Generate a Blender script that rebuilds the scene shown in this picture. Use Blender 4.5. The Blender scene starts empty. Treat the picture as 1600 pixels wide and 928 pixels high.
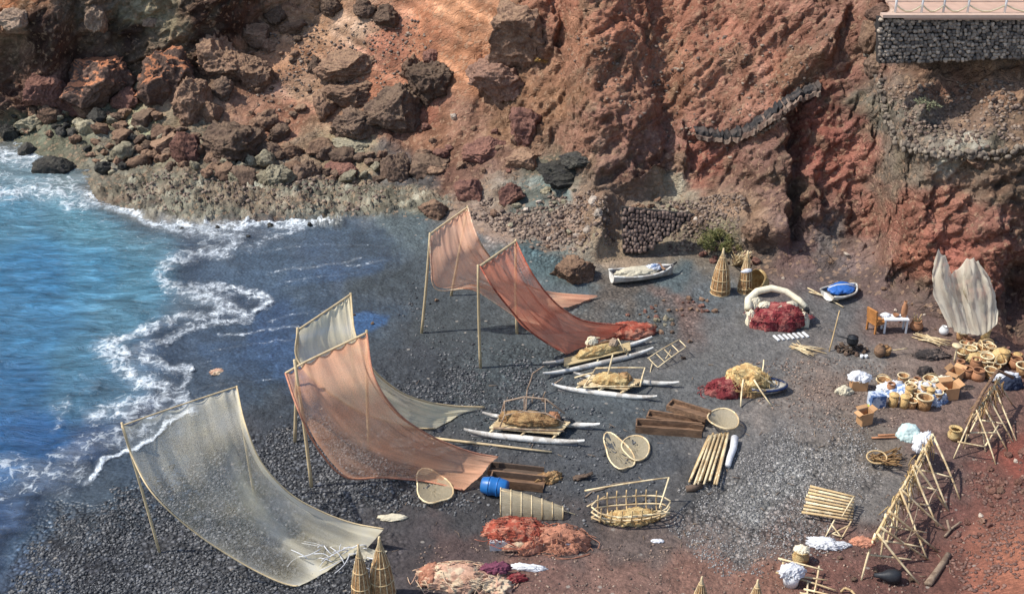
import bpy, bmesh, math, random
import numpy as np
from mathutils import Vector, Matrix, Euler

# ---------------------------------------------------------------- camera, sky, sun, exposure
scene = bpy.context.scene
CAMH, PITCH, FOC = 25.0, math.radians(27.0), 2000.0
cam_d = bpy.data.cameras.new('camera'); cam = bpy.data.objects.new('camera', cam_d)
scene.collection.objects.link(cam); scene.camera = cam
cam.location = (0, 0, CAMH); cam.rotation_euler = (math.radians(90) - PITCH, 0, 0)
cam_d.sensor_width = 36.0; cam_d.lens = 36.0 * FOC / 1600.0; cam_d.clip_start = 0.5; cam_d.clip_end = 2000

SUN = Vector((-0.60, -0.05, 0.78)).normalized()        # direction towards the sun
world = bpy.data.worlds.new('World'); scene.world = world; world.use_nodes = True
wn = world.node_tree.nodes; wl = world.node_tree.links
sky = wn.new('ShaderNodeTexSky'); sky.sky_type = 'NISHITA'; sky.sun_disc = False
sky.sun_elevation = math.asin(SUN.z); sky.sun_rotation = math.atan2(SUN.x, SUN.y)
wl.new(sky.outputs[0], wn['Background'].inputs[0]); wn['Background'].inputs[1].default_value = 0.15
sun_d = bpy.data.lights.new('sun', 'SUN'); sun = bpy.data.objects.new('sun', sun_d); scene.collection.objects.link(sun)
sun_d.energy = 3.7; sun_d.angle = math.radians(0.6); sun_d.color = (1.0, 0.955, 0.88)
sun.rotation_euler = (-SUN).to_track_quat('-Z', 'Y').to_euler(); sun.location = (0, 0, 60)
vs = scene.view_settings; vs.view_transform = 'Standard'; vs.look = 'None'; vs.gamma = 1; vs.exposure = 0.52
vs.use_curve_mapping = False
scene.cycles.max_bounces = 6; scene.cycles.transparent_max_bounces = 16
scene.cycles.diffuse_bounces = 3; scene.cycles.glossy_bounces = 2; scene.cycles.transmission_bounces = 4

random.seed(7); rng = np.random.default_rng(7)

# ---------------------------------------------------------------- numeric helpers
def lin(c):
    c = np.asarray(c, float) / 255.0
    return np.where(c <= 0.04045, c / 12.92, ((c + 0.055) / 1.055) ** 2.4)
_perm = np.random.default_rng(3).permutation(256).astype(np.int64); _perm = np.concatenate([_perm, _perm, _perm])
_gr = np.random.default_rng(4).normal(size=(256, 3)); _gr /= np.linalg.norm(_gr, axis=1)[:, None]
def perlin(x, y, z):
    xi, yi, zi = np.floor(x).astype(np.int64), np.floor(y).astype(np.int64), np.floor(z).astype(np.int64)
    xf, yf, zf = x - xi, y - yi, z - zi
    xi &= 255; yi &= 255; zi &= 255
    f = lambda t: t * t * t * (t * (t * 6 - 15) + 10)
    u, v, w = f(xf), f(yf), f(zf); out = 0
    for a in (0, 1):
        for b in (0, 1):
            for c in (0, 1):
                h = _perm[_perm[_perm[xi + a] + yi + b] + zi + c]; g = _gr[h]
                d = g[..., 0] * (xf - a) + g[..., 1] * (yf - b) + g[..., 2] * (zf - c)
                out = out + d * (u if a else 1 - u) * (v if b else 1 - v) * (w if c else 1 - w)
    return out * 1.5
def fbm(p, s, o=4, g=0.5, seed=0.0):
    r, a = 0, 1.0
    for i in range(o):
        q = p * (s * 2.03 ** i) + seed + i * 17.3
        r = r + a * perlin(q[..., 0], q[..., 1], q[..., 2]); a *= g
    return r
def ridged(p, s, o=4, g=0.5, seed=0.0):
    r, a = 0, 1.0
    for i in range(o):
        q = p * (s * 2.03 ** i) + seed + i * 11.7
        n = 1 - np.abs(perlin(q[..., 0], q[..., 1], q[..., 2])) * 2.2; r = r + a * n * n; a *= g
    return r
def worley(p, s, seed=0.0):
    """distance to nearest / second nearest jittered cell point"""
    q = p * s + seed; b = np.floor(q).astype(np.int64)
    f1 = np.full(q.shape[:-1], 9.0); f2 = f1.copy()
    for i in (-1, 0, 1):
        for j in (-1, 0, 1):
            for k in (-1, 0, 1):
                c = b + np.array([i, j, k]); m = c & 255
                h = _perm[_perm[_perm[m[..., 0]] + m[..., 1]] + m[..., 2]]
                pt = c + 0.5 + _gr[h] * 0.45; d = np.linalg.norm(q - pt, axis=-1)
                f2 = np.minimum(f2, np.maximum(f1, d)); f1 = np.minimum(f1, d)
    return f1, f2
def sstep(a, b, x):
    t = np.clip((x - a) / (b - a), 0, 1); return t * t * (3 - 2 * t)
def segdist(X, Y, pts, aniso=1.0):
    """distance in photo units to a polyline"""
    d = np.full(X.shape, 1e9)
    for (x0, y0), (x1, y1) in zip(pts[:-1], pts[1:]):
        ax, ay = x1 - x0, (y1 - y0) * aniso; L = ax * ax + ay * ay + 1e-9
        t = np.clip(((X - x0) * ax + (Y - y0) * aniso * ay) / L, 0, 1)
        d = np.minimum(d, np.hypot(X - x0 - t * ax, (Y - y0) * aniso - t * ay))
    return d
def inpoly(X, Y, pts):
    c = np.zeros(X.shape, bool); n = len(pts)
    for i in range(n):
        x0, y0 = pts[i]; x1, y1 = pts[(i + 1) % n]
        if y0 == y1: continue
        hit = ((y0 > Y) != (y1 > Y)) & (X < (x1 - x0) * (Y - y0) / (y1 - y0) + x0); c ^= hit
    return c
def sdpoly(X, Y, pts):
    """signed distance, positive inside"""
    d = segdist(X, Y, list(pts) + [pts[0]]); return np.where(inpoly(X, Y, pts), d, -d)
def shepard(X, Y, rows, r=70.0, ry=55.0):
    rows = np.asarray(rows, float); W = 1e-12; S = 0
    for row in rows:
        w = 1.0 / (((X - row[0]) / r) ** 2 + ((Y - row[1]) / ry) ** 2 + 0.12) ** 2.2
        W = W + w; S = S + w[..., None] * row[2:]
    return S / (W[..., None] if hasattr(W, 'shape') else W)

# ---------------------------------------------------------------- terrain: lay of the land sampled along sight rays of a survey station
def axis(lo, hi, step, out_lo, out_hi, grow=1.22):
    a = list(np.arange(lo, hi + .1, step)); s = step
    while a[-1] < out_hi: s *= grow; a.append(a[-1] + s)
    s = step; b = []
    x = lo
    while x > out_lo: s *= grow; x -= s; b.append(x)
    return np.array(b[::-1] + a)
PXA = axis(-30, 1630, 2.5, -2600, 4200); PYA = axis(-40, 968, 2.5, -900, 2600)
GX, GY = np.meshgrid(PXA, PYA)                       # rows: top to bottom
cp, sp_ = math.cos(PITCH), math.sin(PITCH)
def rayT(px, py):
    u = (px - 800) / FOC; v = (464 - py) / FOC
    dy = cp + v * sp_; dz = -sp_ + v * cp; return u / dy, dz / dy     # x per Y, z-rise per Y

SEA = [(-9000, 150), (-60, 190), (0, 212), (50, 222), (110, 232), (165, 262), (150, 300), (195, 322), (250, 345), (330, 346), (420, 348), (520, 350),
       (440, 362), (400, 385), (345, 400), (300, 432), (345, 448), (400, 456), (428, 474), (395, 492), (320, 508), (272, 535), (282, 565), (297, 588), (280, 608),
       (300, 640), (255, 662), (205, 700), (160, 735), (128, 758), (80, 800), (30, 850), (8, 905), (-30, 960), (-300, 1500), (-900, 2700), (-9000, 2700)]
wob = fbm(np.stack([GX * .02, GY * .03, GX * 0], -1), 1.0, 4)
sea_d = sdpoly(GX + wob * 10, GY + wob * 7, SEA)
BASE = [(-3000, 235), (0, 240), (100, 262), (160, 318), (300, 344), (480, 346), (620, 336), (700, 348), (780, 372), (860, 395), (930, 412), (1000, 398), (1080, 395),
        (1180, 425), (1290, 440), (1400, 470), (1450, 492), (1560, 512), (1640, 520), (4300, 560)]
base_row = np.interp(PXA, [b[0] for b in BASE], [b[1] for b in BASE])
SLOPE = [(-300, 40, 86), (0, 30, 86), (150, 30, 86), (300, 20, 86), (400, 5, 84), (0, 110, 84), (100, 95, 84), (230, 60, 85), (320, 60, 80), (0, 170, 60), (60, 160, 55), (150, 150, 40), (0, 215, 4), (150, 195, 8), (300, 160, 24), (300, 230, 10), (200, 280, 5), (400, 120, 26), (400, 200, 16), (430, 310, 5),
         (450, 50, 42), (470, 130, 32), (450, 250, 9), (600, 50, 40), (600, 130, 36), (600, 220, 20), (600, 290, 4), (560, 330, 3), (720, 30, 44), (760, 140, 42), (750, 225, 24), (750, 300, 6), (800, 345, 5),
         (850, 50, 58), (850, 180, 56), (850, 290, 10), (860, 350, 9), (950, 100, 52), (950, 200, 66), (960, 270, 62), (920, 330, 24), (980, 340, 20), (960, 390, 14), (1050, 60, 48), (1080, 150, 52), (1050, 240, 66),
         (1040, 310, 10), (1040, 370, 25), (1100, 320, 38), (1120, 390, 22), (1200, 80, 48), (1200, 250, 63), (1190, 370, 33), (1300, 60, 50), (1300, 200, 62), (1300, 330, 62), (1280, 400, 23), (1350, 430, 18),
         (1400, 200, 62), (1400, 330, 68), (1430, 430, 74), (1480, 140, 36), (1580, 140, 36), (1500, 212, 10), (1590, 212, 14), (1500, 255, 76), (1590, 255, 76), (1520, 350, 72), (1590, 400, 78), (1520, 470, 76), (1600, 500, 70), (1900, 300, 70), (800, -200, 50), (2400, 300, 60)]
slope = shepard(GX, GY, SLOPE, 60, 34)[..., 0]
flatm = sstep(12, 40, GY - 0) * 0
walltop = (GX > 1366) & (GY > 26) & (GY < 98)
slope = np.where(walltop, 88.0, slope)
pathm = (GX > 1376) & (GY > 8) & (GY <= 27)
slope = np.where(pathm, 3.0, slope)
slope = np.where((GX > 1400) & (GY <= 8), 52.0, slope)
# ground heights below the foot of the cliff
bump = fbm(np.stack([GX * .004, GY * .007, GX * 0], -1), 1.0, 3)
H = 0.10 * bump
H = H - 0.42 * sstep(-90, 0, sea_d) - 0.9 * sstep(0, 160, sea_d)
bank = sdpoly(GX, GY, [(1640, 620), (1560, 700), (1500, 790), (1480, 850), (1440, 960), (1300, 1500), (900, 2700), (9000, 2700), (9000, 500), (1700, 560)])
H = H + 2.6 * sstep(-20, 300, bank) + 6 * sstep(200, 2500, bank)
H = H + 0.5 * sstep(-10, 30, sdpoly(GX, GY, [(700, 345), (780, 352), (860, 380), (930, 412), (780, 400), (730, 375)]))
KX, T = rayT(GX, GY)
Yd = np.zeros_like(GX); Zd = np.zeros_like(GX)
onground = GY >= base_row[None, :]
nr = len(PYA)
for r in range(nr - 1, -1, -1):
    g = onground[r]; t = T[r]
    yg = (CAMH - H[r]) / np.maximum(-t, 1e-3)
    if r == nr - 1: Yd[r] = yg; Zd[r] = H[r]; continue
    s = np.radians(slope[r]); y0, h0 = Yd[r + 1], Zd[r + 1]
    y = (y0 * np.sin(s) + (CAMH - h0) * np.cos(s)) / np.maximum(np.sin(s) - t * np.cos(s), 1e-3)
    Yd[r] = np.where(g, yg, y); Zd[r] = np.where(g, H[r], CAMH + Yd[r] * t)
# soften column to column differences a little
for _ in range(3):
    Yd[:, 1:-1] = np.where(onground[:, 1:-1], Yd[:, 1:-1], (Yd[:, :-2] + Yd[:, 1:-1] * 2 + Yd[:, 2:]) / 4)
Zd = np.where(onground, Zd, CAMH + Yd * T)
POS = np.stack([KX * Yd, Yd, Zd], -1)
SMOOTH = POS.copy()

shelf = sdpoly(GX + wob * 25, GY + wob * 12, [(130, 305), (190, 268), (330, 262), (450, 285), (560, 292), (640, 285), (690, 300), (700, 335), (600, 338), (480, 352), (380, 348), (280, 345), (180, 325)])
shelfm = sstep(-8, 10, shelf)
screem = sstep(-10, 15, sdpoly(GX + wob * 40, GY + wob * 30, [(430, 60), (500, 0), (780, -60), (770, 60), (740, 160), (700, 190), (640, 200), (560, 170), (480, 200), (420, 190), (380, 140)]))
above = sstep(0, 40, base_row[None, :] - GY)
wallm = sstep(-6, 3, sdpoly(GX, GY, [(1366, 28), (9000, 28), (9000, 84), (1366, 96)]))
pathmm = sstep(-4, 2, sdpoly(GX, GY, [(1376, 8), (9000, 6), (9000, 27), (1372, 27)]))
steep = sstep(30, 58, slope) * above
amp = 0.05 + 0.26 * above * (1 - shelfm) + 0.24 * steep
amp = amp * (1 - 0.82 * screem) * (1 - 0.97 * wallm) * (1 - .97 * pathmm)
fade = sstep(2200, 1200, np.abs(GX - 800)) 
amp = amp * np.clip(fade + .3, 0, 1)
s = np.radians(np.where(onground, 0, slope)); N = np.stack([0 * s, -np.sin(s), np.cos(s)], -1)
P0 = POS
AX = np.array([.80, .1, .59]); vstretch = P0 - .70 * (P0 @ AX)[..., None] * AX
wrp = fbm(P0, .5, 3, seed=9)[..., None] * np.array([.8, .5, .5])
n1 = fbm(vstretch + wrp, 0.24, 4, .55, 2)
n2 = ridged(vstretch + wrp, 0.50, 5, .55, 5) - 1.0
f1, f2 = worley(vstretch + wrp * .6, 0.55, 3.3); crack = sstep(0, .22, f2 - f1)
f1b, f2b = worley(P0 + wrp * .4, 1.7, 7.7); crackb = sstep(0, .25, f2b - f1b)
f1c, f2c = worley(vstretch + wrp * .3, 3.6, 1.9); worley_d3 = f2c - f1c
disp = amp * (n1 * .9 + n2 * .55 + (crack - 1) * .5 * steep + (crackb - 1) * .26 * above + fbm(P0, 2.2, 3, .6, 1) * .22 + (sstep(0, .3, worley_d3) - 1) * .10 * above)
# folded, pitted pale lava shelf
wr2 = np.stack([fbm(P0, 1.1, 3, seed=51), fbm(P0, 1.1, 3, seed=63), 0 * GX], -1)
fs1, fs2 = worley(P0 * np.array([.75, 1.3, 1]) + wr2 * 1.3, 1.1, 1.1)
disp = disp + shelfm * ((np.clip(fs2 - fs1, 0, .35)) * 0.45 + ridged(P0 + wr2, 1.2, 5, .6, 4) * .22 + fbm(P0, .5, 3) * .2 - .1)
# foreshore rock between the sea inlet and the boulders
# buttresses: polyline, reach to the left, reach to the right, metres, soft ends
def buttress(pts, wl_, wr_, m, end=25):
    ys = [p[1] for p in pts]; xs = [p[0] for p in pts]
    cx = np.interp(GY, ys, xs) + wob * 9 + fbm(P0, .9, 3, seed=3) * 7; dx = GX - cx
    prof = np.where(dx < 0, np.exp(-(dx / wl_) ** 2), np.exp(-(dx / wr_) ** 2))
    return m * prof * sstep(ys[0] - end, ys[0] + end, GY) * (1 - sstep(ys[-1] - end * .4, ys[-1] + end * .4, GY))
disp = disp + buttress([(1222, 160), (1228, 260), (1216, 385)], 44, 8, 1.15, 14)
disp = disp - buttress([(1243, 170), (1246, 260), (1240, 375)], 7, 11, .6, 12)
disp = disp + buttress([(1015, 150), (1030, 230), (1020, 300)], 90, 14, 1.2, 22)
disp = disp + buttress([(1060, 190), (1060, 290)], 20, 8, .8, 15)
disp = disp + buttress([(862, 0), (866, 85)], 50, 7, .9, 20)
disp = disp + buttress([(1325, 0), (1290, 100)], 50, 8, .8, 18)
disp = disp + buttress([(1150, 40), (1165, 130)], 60, 20, .4, 25)
disp = disp + buttress([(1268, 260), (1275, 345)], 14, 10, .7, 12)
disp = disp + buttress([(1368, 100), (1380, 180), (1420, 250)], 14, 16, .4, 12)
disp = disp + buttress([(1150, 310), (1165, 385)], 35, 14, .8, 12)
disp = disp + buttress([(1560, 330), (1570, 470)], 60, 12, .7, 30)
disp = disp + buttress([(945, 300), (935, 400)], 22, 16, .9, 20)
disp = disp + buttress([(20, -10), (40, 50)], 60, 26, 2.0, 20)
disp = disp + buttress([(-10, 90), (30, 190)], 90, 12, 1.6, 24)
disp = disp + buttress([(146, -20), (150, 34)], 20, 16, 1.6, 12)
disp = disp - .8 * np.exp(-((GX - 1418) / 22) ** 2 - ((GY - 440) / 26) ** 2)
disp = disp - 1.3 * np.exp(-((GX - 1600) / 30) ** 2 - ((GY - 470) / 60) ** 2)
POS = POS + N * disp[..., None]
under = onground & (sea_d > 0)

def ext(arr, px, py):
    px = np.asarray(px, float); py = np.asarray(py, float)
    i = np.clip(np.searchsorted(PXA, px) - 1, 0, len(PXA) - 2); j = np.clip(np.searchsorted(PYA, py) - 1, 0, len(PYA) - 2)
    u = (px - PXA[i]) / (PXA[i + 1] - PXA[i]); v = (py - PYA[j]) / (PYA[j + 1] - PYA[j])
    if arr.ndim == 3: u = np.asarray(u)[..., None]; v = np.asarray(v)[..., None]
    return (arr[j, i] * (1 - u) * (1 - v) + arr[j, i + 1] * u * (1 - v) + arr[j + 1, i] * (1 - u) * v + arr[j + 1, i + 1] * u * v)
def W(px, py): return Vector(ext(POS, px, py))
def GH(px, py): return float(ext(POS[..., 2], px, py))
def P(px, py, z=0.0, absz=False):
    """point z metres above the local ground along the sight line of photo point px, py"""
    kx, t = rayT(px, py); h = z if absz else GH(px, py) + z
    y = (h - CAMH) / t; return Vector((kx * y, y, h))
def ppm(px, py): return FOC / (W(px, py) - Vector((0, 0, CAMH))).length     # photo units per metre
def above_at(bx, by, ty):
    """top of an upright standing on photo point (bx, by) whose tip shows at height ty"""
    b = W(bx, by); v = (464 - ty) / FOC; t = (-sp_ + v * cp) / (cp + v * sp_); return CAMH + b.y * t

# ground, soil and rock colours; shade and lit patches painted into the far-left wall
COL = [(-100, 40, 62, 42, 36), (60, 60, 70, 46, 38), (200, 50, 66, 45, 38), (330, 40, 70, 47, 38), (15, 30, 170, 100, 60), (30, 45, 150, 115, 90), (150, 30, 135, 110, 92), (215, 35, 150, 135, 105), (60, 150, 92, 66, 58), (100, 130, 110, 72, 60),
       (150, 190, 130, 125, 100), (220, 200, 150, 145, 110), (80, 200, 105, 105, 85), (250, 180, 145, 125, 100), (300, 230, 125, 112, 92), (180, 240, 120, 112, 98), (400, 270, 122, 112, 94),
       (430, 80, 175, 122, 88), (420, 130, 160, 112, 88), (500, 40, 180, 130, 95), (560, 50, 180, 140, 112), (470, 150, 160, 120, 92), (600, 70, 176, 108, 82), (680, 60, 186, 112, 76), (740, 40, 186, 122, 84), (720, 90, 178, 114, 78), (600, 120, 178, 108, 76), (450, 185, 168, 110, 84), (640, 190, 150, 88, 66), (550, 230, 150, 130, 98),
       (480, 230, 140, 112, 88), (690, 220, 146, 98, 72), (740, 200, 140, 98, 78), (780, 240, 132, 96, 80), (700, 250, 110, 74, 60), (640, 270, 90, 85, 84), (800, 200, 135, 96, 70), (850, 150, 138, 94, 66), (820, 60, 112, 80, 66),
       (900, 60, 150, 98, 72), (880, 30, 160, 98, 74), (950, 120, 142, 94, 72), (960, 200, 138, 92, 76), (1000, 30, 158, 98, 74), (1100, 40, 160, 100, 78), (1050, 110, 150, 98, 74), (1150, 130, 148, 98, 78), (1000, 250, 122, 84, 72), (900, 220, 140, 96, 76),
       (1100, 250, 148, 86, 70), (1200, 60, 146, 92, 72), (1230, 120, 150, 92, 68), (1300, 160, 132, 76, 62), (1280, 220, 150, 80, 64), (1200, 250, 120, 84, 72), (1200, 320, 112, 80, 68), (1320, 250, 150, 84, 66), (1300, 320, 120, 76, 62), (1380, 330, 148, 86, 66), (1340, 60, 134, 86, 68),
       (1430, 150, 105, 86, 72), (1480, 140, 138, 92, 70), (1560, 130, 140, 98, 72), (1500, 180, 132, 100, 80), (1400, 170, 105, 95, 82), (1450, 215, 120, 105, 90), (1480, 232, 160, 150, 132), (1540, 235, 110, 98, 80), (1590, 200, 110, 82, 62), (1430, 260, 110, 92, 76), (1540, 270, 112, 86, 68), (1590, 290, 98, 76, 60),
       (1480, 330, 150, 88, 68), (1550, 340, 140, 84, 68), (1430, 400, 156, 88, 64), (1500, 400, 158, 84, 66), (1560, 420, 140, 78, 64), (1600, 470, 92, 62, 54), (1540, 490, 96, 66, 56),  # last dark tones paint the shade of the recess
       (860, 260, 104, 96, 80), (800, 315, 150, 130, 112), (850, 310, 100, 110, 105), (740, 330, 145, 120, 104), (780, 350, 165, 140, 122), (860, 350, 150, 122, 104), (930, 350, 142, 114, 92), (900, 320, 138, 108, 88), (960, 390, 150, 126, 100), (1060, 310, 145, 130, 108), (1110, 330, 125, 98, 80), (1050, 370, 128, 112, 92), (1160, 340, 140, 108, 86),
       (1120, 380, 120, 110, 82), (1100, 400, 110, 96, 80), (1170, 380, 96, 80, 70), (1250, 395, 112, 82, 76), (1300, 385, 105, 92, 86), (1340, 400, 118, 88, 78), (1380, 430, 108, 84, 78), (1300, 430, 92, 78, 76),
       # the beach; blues of the wet sand hold the reflected sky
       (640, 360, 78, 90, 92), (840, 400, 72, 92, 94), (720, 400, 66, 74, 78), (560, 380, 62, 74, 86), (470, 370, 78, 94, 112), (420, 430, 70, 90, 112), (520, 410, 74, 98, 130), (500, 450, 56, 68, 82), (600, 440, 56, 64, 68), (380, 520, 58, 72, 92), (420, 520, 46, 76, 122), (440, 560, 44, 68, 104), (330, 540, 60, 76, 100), (350, 600, 50, 58, 72), (600, 510, 58, 66, 72),
       (700, 500, 62, 68, 70), (650, 560, 58, 62, 66), (800, 560, 66, 74, 76), (420, 620, 50, 56, 62), (760, 620, 68, 74, 76), (600, 620, 56, 60, 64), (900, 440, 82, 92, 94), (1000, 500, 84, 86, 84), (1100, 470, 86, 92, 94), (1050, 430, 76, 88, 90), (1060, 480, 110, 86, 76), (960, 470, 96, 86, 76), (1200, 540, 102, 99, 95), (1150, 560, 98, 96, 92), (1300, 480, 92, 90, 88), (1340, 560, 110, 103, 96), (1250, 590, 116, 104, 94),
       (1300, 620, 120, 101, 88), (1400, 560, 120, 102, 90), (1430, 500, 102, 80, 72), (1500, 540, 112, 88, 76), (1480, 640, 116, 92, 80), (1250, 660, 116, 106, 97), (1100, 610, 90, 90, 88), (1180, 700, 104, 100, 96), (1230, 740, 136, 134, 128), (1190, 800, 132, 130, 124), (1150, 850, 118, 108, 100), (1300, 720, 128, 122, 114), (1340, 690, 108, 96, 84), (1370, 780, 106, 100, 94), (1060, 760, 78, 76, 74), (950, 640, 74, 80, 82), (1000, 740, 72, 74, 76),
       (900, 720, 70, 72, 74), (700, 720, 72, 72, 72), (620, 800, 66, 62, 62), (760, 800, 62, 60, 60), (900, 830, 74, 68, 66), (700, 850, 84, 66, 62), (640, 850, 66, 60, 60), (1000, 850, 96, 80, 72), (850, 900, 116, 82, 70), (960, 900, 122, 88, 74), (1100, 900, 126, 88, 72), (1200, 910, 130, 88, 70), (1300, 900, 112, 72, 60), (1300, 870, 104, 72, 62), (1240, 850, 112, 92, 82), (1400, 860, 104, 70, 60), (1500, 730, 100, 74, 66), (1450, 820, 100, 68, 58), (1400, 900, 100, 64, 54), (1540, 660, 106, 76, 64),
       (1560, 760, 110, 66, 54), (1500, 800, 108, 66, 56), (1560, 830, 130, 78, 60), (1540, 890, 146, 84, 62), (1590, 880, 156, 92, 66), (1590, 720, 124, 62, 48), (1480, 890, 104, 62, 50),
       (120, 880, 62, 62, 66), (60, 900, 60, 72, 90), (20, 850, 66, 92, 120), (150, 820, 52, 58, 66), (300, 870, 82, 82, 84), (400, 800, 90, 92, 94), (500, 720, 82, 84, 88), (500, 880, 74, 74, 76), (250, 760, 48, 60, 76), (200, 790, 54, 62, 70), (560, 780, 76, 76, 78), (350, 700, 60, 62, 66), (430, 750, 74, 78, 84)]
jx = fbm(np.stack([GX * .012, GY * .016, GX * 0 + 4], -1), 1.0, 4, .6); jy = fbm(np.stack([GX * .012, GY * .016, GX * 0 + 40], -1), 1.0, 4, .6)
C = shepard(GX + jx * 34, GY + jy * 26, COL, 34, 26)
# bright lava shelf, streaked scree
C = C * (1 - shelfm[..., None]) + shelfm[..., None] * np.array([146, 138, 118]) * (0.9 + .35 * fbm(P0, .9, 4, .6, 12)[..., None])
stk = fbm(np.stack([(GX * .8 + GY * 1.1) * .008, (GY * .9 - GX * .55) * .05, GX * 0], -1), 1.0, 4, .6)
C = C * (1 + screem[..., None] * stk[..., None] * np.array([.28, .32, .36]))
gm = fbm(P0, .8, 4, .6, 21)[..., None]; C = C * (1 + above[..., None] * gm * np.array([.16, .2, .24]))
lich = sstep(.25, .6, fbm(P0, .6, 4, .6, 31))[..., None] * (steep * (1 - screem))[..., None]
C = C * (1 - lich * .45) + lich * .45 * np.array([112, 96, 72])
C = C * (1 - wallm[..., None]) + wallm[..., None] * np.array([86, 84, 82])
C = C * (1 - pathmm[..., None]) + pathmm[..., None] * np.array([196, 160, 140])
lum = (C * np.array([.3, .55, .15])).sum(-1, keepdims=True); C = C + (lum - C) * np.where(onground, .18, .21 + .08 * sstep(1180, 1320, GX))[..., None]
C = C * np.where(onground[..., None], 1.0, np.array([.97, .975, .955]))
CL = lin(np.clip(C, 3, 250))
CL = CL * np.where(onground, 1.02, 1.04 - .06 * screem + .08 * sstep(780, 900, GX))[..., None]

# pebbles, wetness and thin foam left on the sand
pz = [[(0, 940), (60, 830), (200, 770), (330, 720), (480, 650), (560, 660), (600, 760), (560, 830), (600, 900), (560, 960), (0, 1000)],
      [(1060, 800), (1180, 700), (1330, 660), (1350, 760), (1250, 860), (1130, 880)],
      [(760, 330), (900, 380), (880, 420), (790, 410), (740, 370)], [(600, 590), (760, 560), (860, 500), (880, 620), (700, 640)], [(850, 470), (1000, 440), (1130, 470), (1060, 530), (900, 530)], [(440, 640), (700, 660), (720, 780), (560, 780)]]
peb = np.zeros_like(GX)
for q, a in zip(pz, (1, .9, .7, .6, .5, .8)): peb = np.maximum(peb, a * sstep(-30, 25, sdpoly(GX + jx * 50, GY + jy * 40, q)))
peb = peb * (1 - above)
peb = np.maximum(peb, .18 * (1 - above))
wet = sstep(-25, 30, sdpoly(GX + jx * 60, GY + jy * 30, [(200, 330), (600, 342), (640, 380), (600, 425), (520, 450), (610, 470), (640, 500), (560, 530), (470, 550), (450, 620), (380, 640), (300, 700), (240, 790), (100, 830), (0, 900), (-3000, 900), (-3000, 330)]))
pool = sstep(-5, 5, sdpoly(GX + jx * 6, GY + jy * 3, [(548, 494), (572, 488), (606, 494), (600, 505), (570, 518), (550, 520), (520, 517), (470, 530), (462, 522), (520, 508), (548, 504)]))
sky_sheen2 = sstep(-7, 7, sdpoly(GX + jx * 30, GY + jy * 8, [(300, 535), (465, 520), (462, 580), (400, 600), (330, 575)])) * .22
sky_sheen3 = sstep(-6, 6, sdpoly(GX + jx * 30, GY + jy * 8, [(470, 418), (600, 402), (590, 420), (500, 440), (430, 450)])) * .2
C2 = np.maximum(np.maximum(pool, sky_sheen2), sky_sheen3)[..., None] * (1 - above[..., None])
CL = CL * (1 - C2) + C2 * lin([52, 96, 146])  # reflected sky painted as blue into the pool and sheen patches
wet = np.maximum(wet, pool); wb = (wet * (1 - above) * .6)[..., None]; CL = CL * (1 - wb) + wb * lin([60, 72, 82])
FOAM = [  # polyline, half width, strength
    ([(100, 322), (150, 318), (195, 328), (240, 346), (300, 352), (360, 350), (430, 352), (520, 350), (545, 346)], 9, 1.0),
    ([(260, 352), (320, 362), (372, 372), (350, 392), (300, 402), (262, 416), (250, 432), (272, 452), (310, 466), (350, 468)], 15, .92),
    ([(310, 452), (350, 447), (395, 456), (424, 474), (395, 486), (350, 478), (340, 490), (270, 503), (215, 520), (168, 543)], 9, .98),
    ([(400, 492), (330, 503), (280, 520), (230, 545), (195, 560)], 8, .85), ([(168, 543), (185, 562), (215, 590), (250, 605)], 20, .98), ([(225, 560), (262, 572), (292, 584)], 10, .9),
    ([(292, 590), (270, 610), (230, 618)], 10, .8), ([(300, 636), (270, 620), (200, 640), (135, 650)], 16, .92), ([(298, 640), (262, 658), (220, 690), (180, 716), (150, 738), (128, 756)], 5, 1.3), ([(260, 640), (210, 672), (150, 690), (100, 720)], 22, .78),
    ([(120, 735), (90, 742), (40, 740), (0, 730)], 26, .75), ([(0, 770), (60, 760), (100, 770)], 22, .6), ([(120, 590), (150, 600), (120, 612)], 6, .5), ([(85, 640), (105, 630), (85, 665)], 9, .6),
    ([(-200, 300), (0, 305), (90, 300), (160, 305)], 16, .95), ([(-300, 250), (0, 245), (90, 238), (165, 252)], 17, 1.0), ([(0, 215), (50, 225)], 10, 1.0), ([(0, 275), (60, 285), (130, 280)], 12, .7), ([(380, 360), (440, 372), (380, 392)], 12, .6)]
foam = np.zeros_like(GX)
X2 = GX + jx * 16; Y2 = GY + jy * 12
for pts, w_, a in FOAM: foam = np.maximum(foam, a * np.exp(-(segdist(X2, Y2, pts) / w_) ** 2 * .7))
foam = np.maximum(foam, .42 * sstep(70, 0, np.abs(sea_d - 35)) * (GY > 300)); foam = np.where(sea_d > 110, np.maximum(foam, 0.0), foam)
STREAK = [([(330, 545), (400, 535), (460, 530)], 3, .55), ([(300, 610), (360, 600), (430, 590)], 3, .5), ([(250, 690), (300, 670), (340, 660)], 4, .5), ([(430, 390), (520, 380), (600, 385)], 3, .5), ([(420, 500), (470, 490), (540, 486)], 3, .5), ([(440, 440), (500, 436), (560, 440)], 3, .4), ([(560, 402), (500, 412), (430, 424)], 3, .7), ([(500, 352), (440, 366), (400, 380)], 5, .7), ([(466, 508), (400, 516), (340, 522)], 2.5, .8), ([(570, 420), (480, 432), (430, 446)], 3, .5), ([(600, 405), (560, 412), (540, 410)], 3, .6), ([(440, 470), (520, 462)], 3, .4), ([(400, 395), (460, 385)], 4, .5)]
sfoam = foam * sstep(-26, -2, sea_d)
for pts, w_, a in STREAK: sfoam = np.maximum(sfoam, a * np.exp(-(segdist(GX + jx * 8, GY + jy * 5, pts) / w_) ** 2))
sfoam = sfoam * (1 - above)

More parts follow.
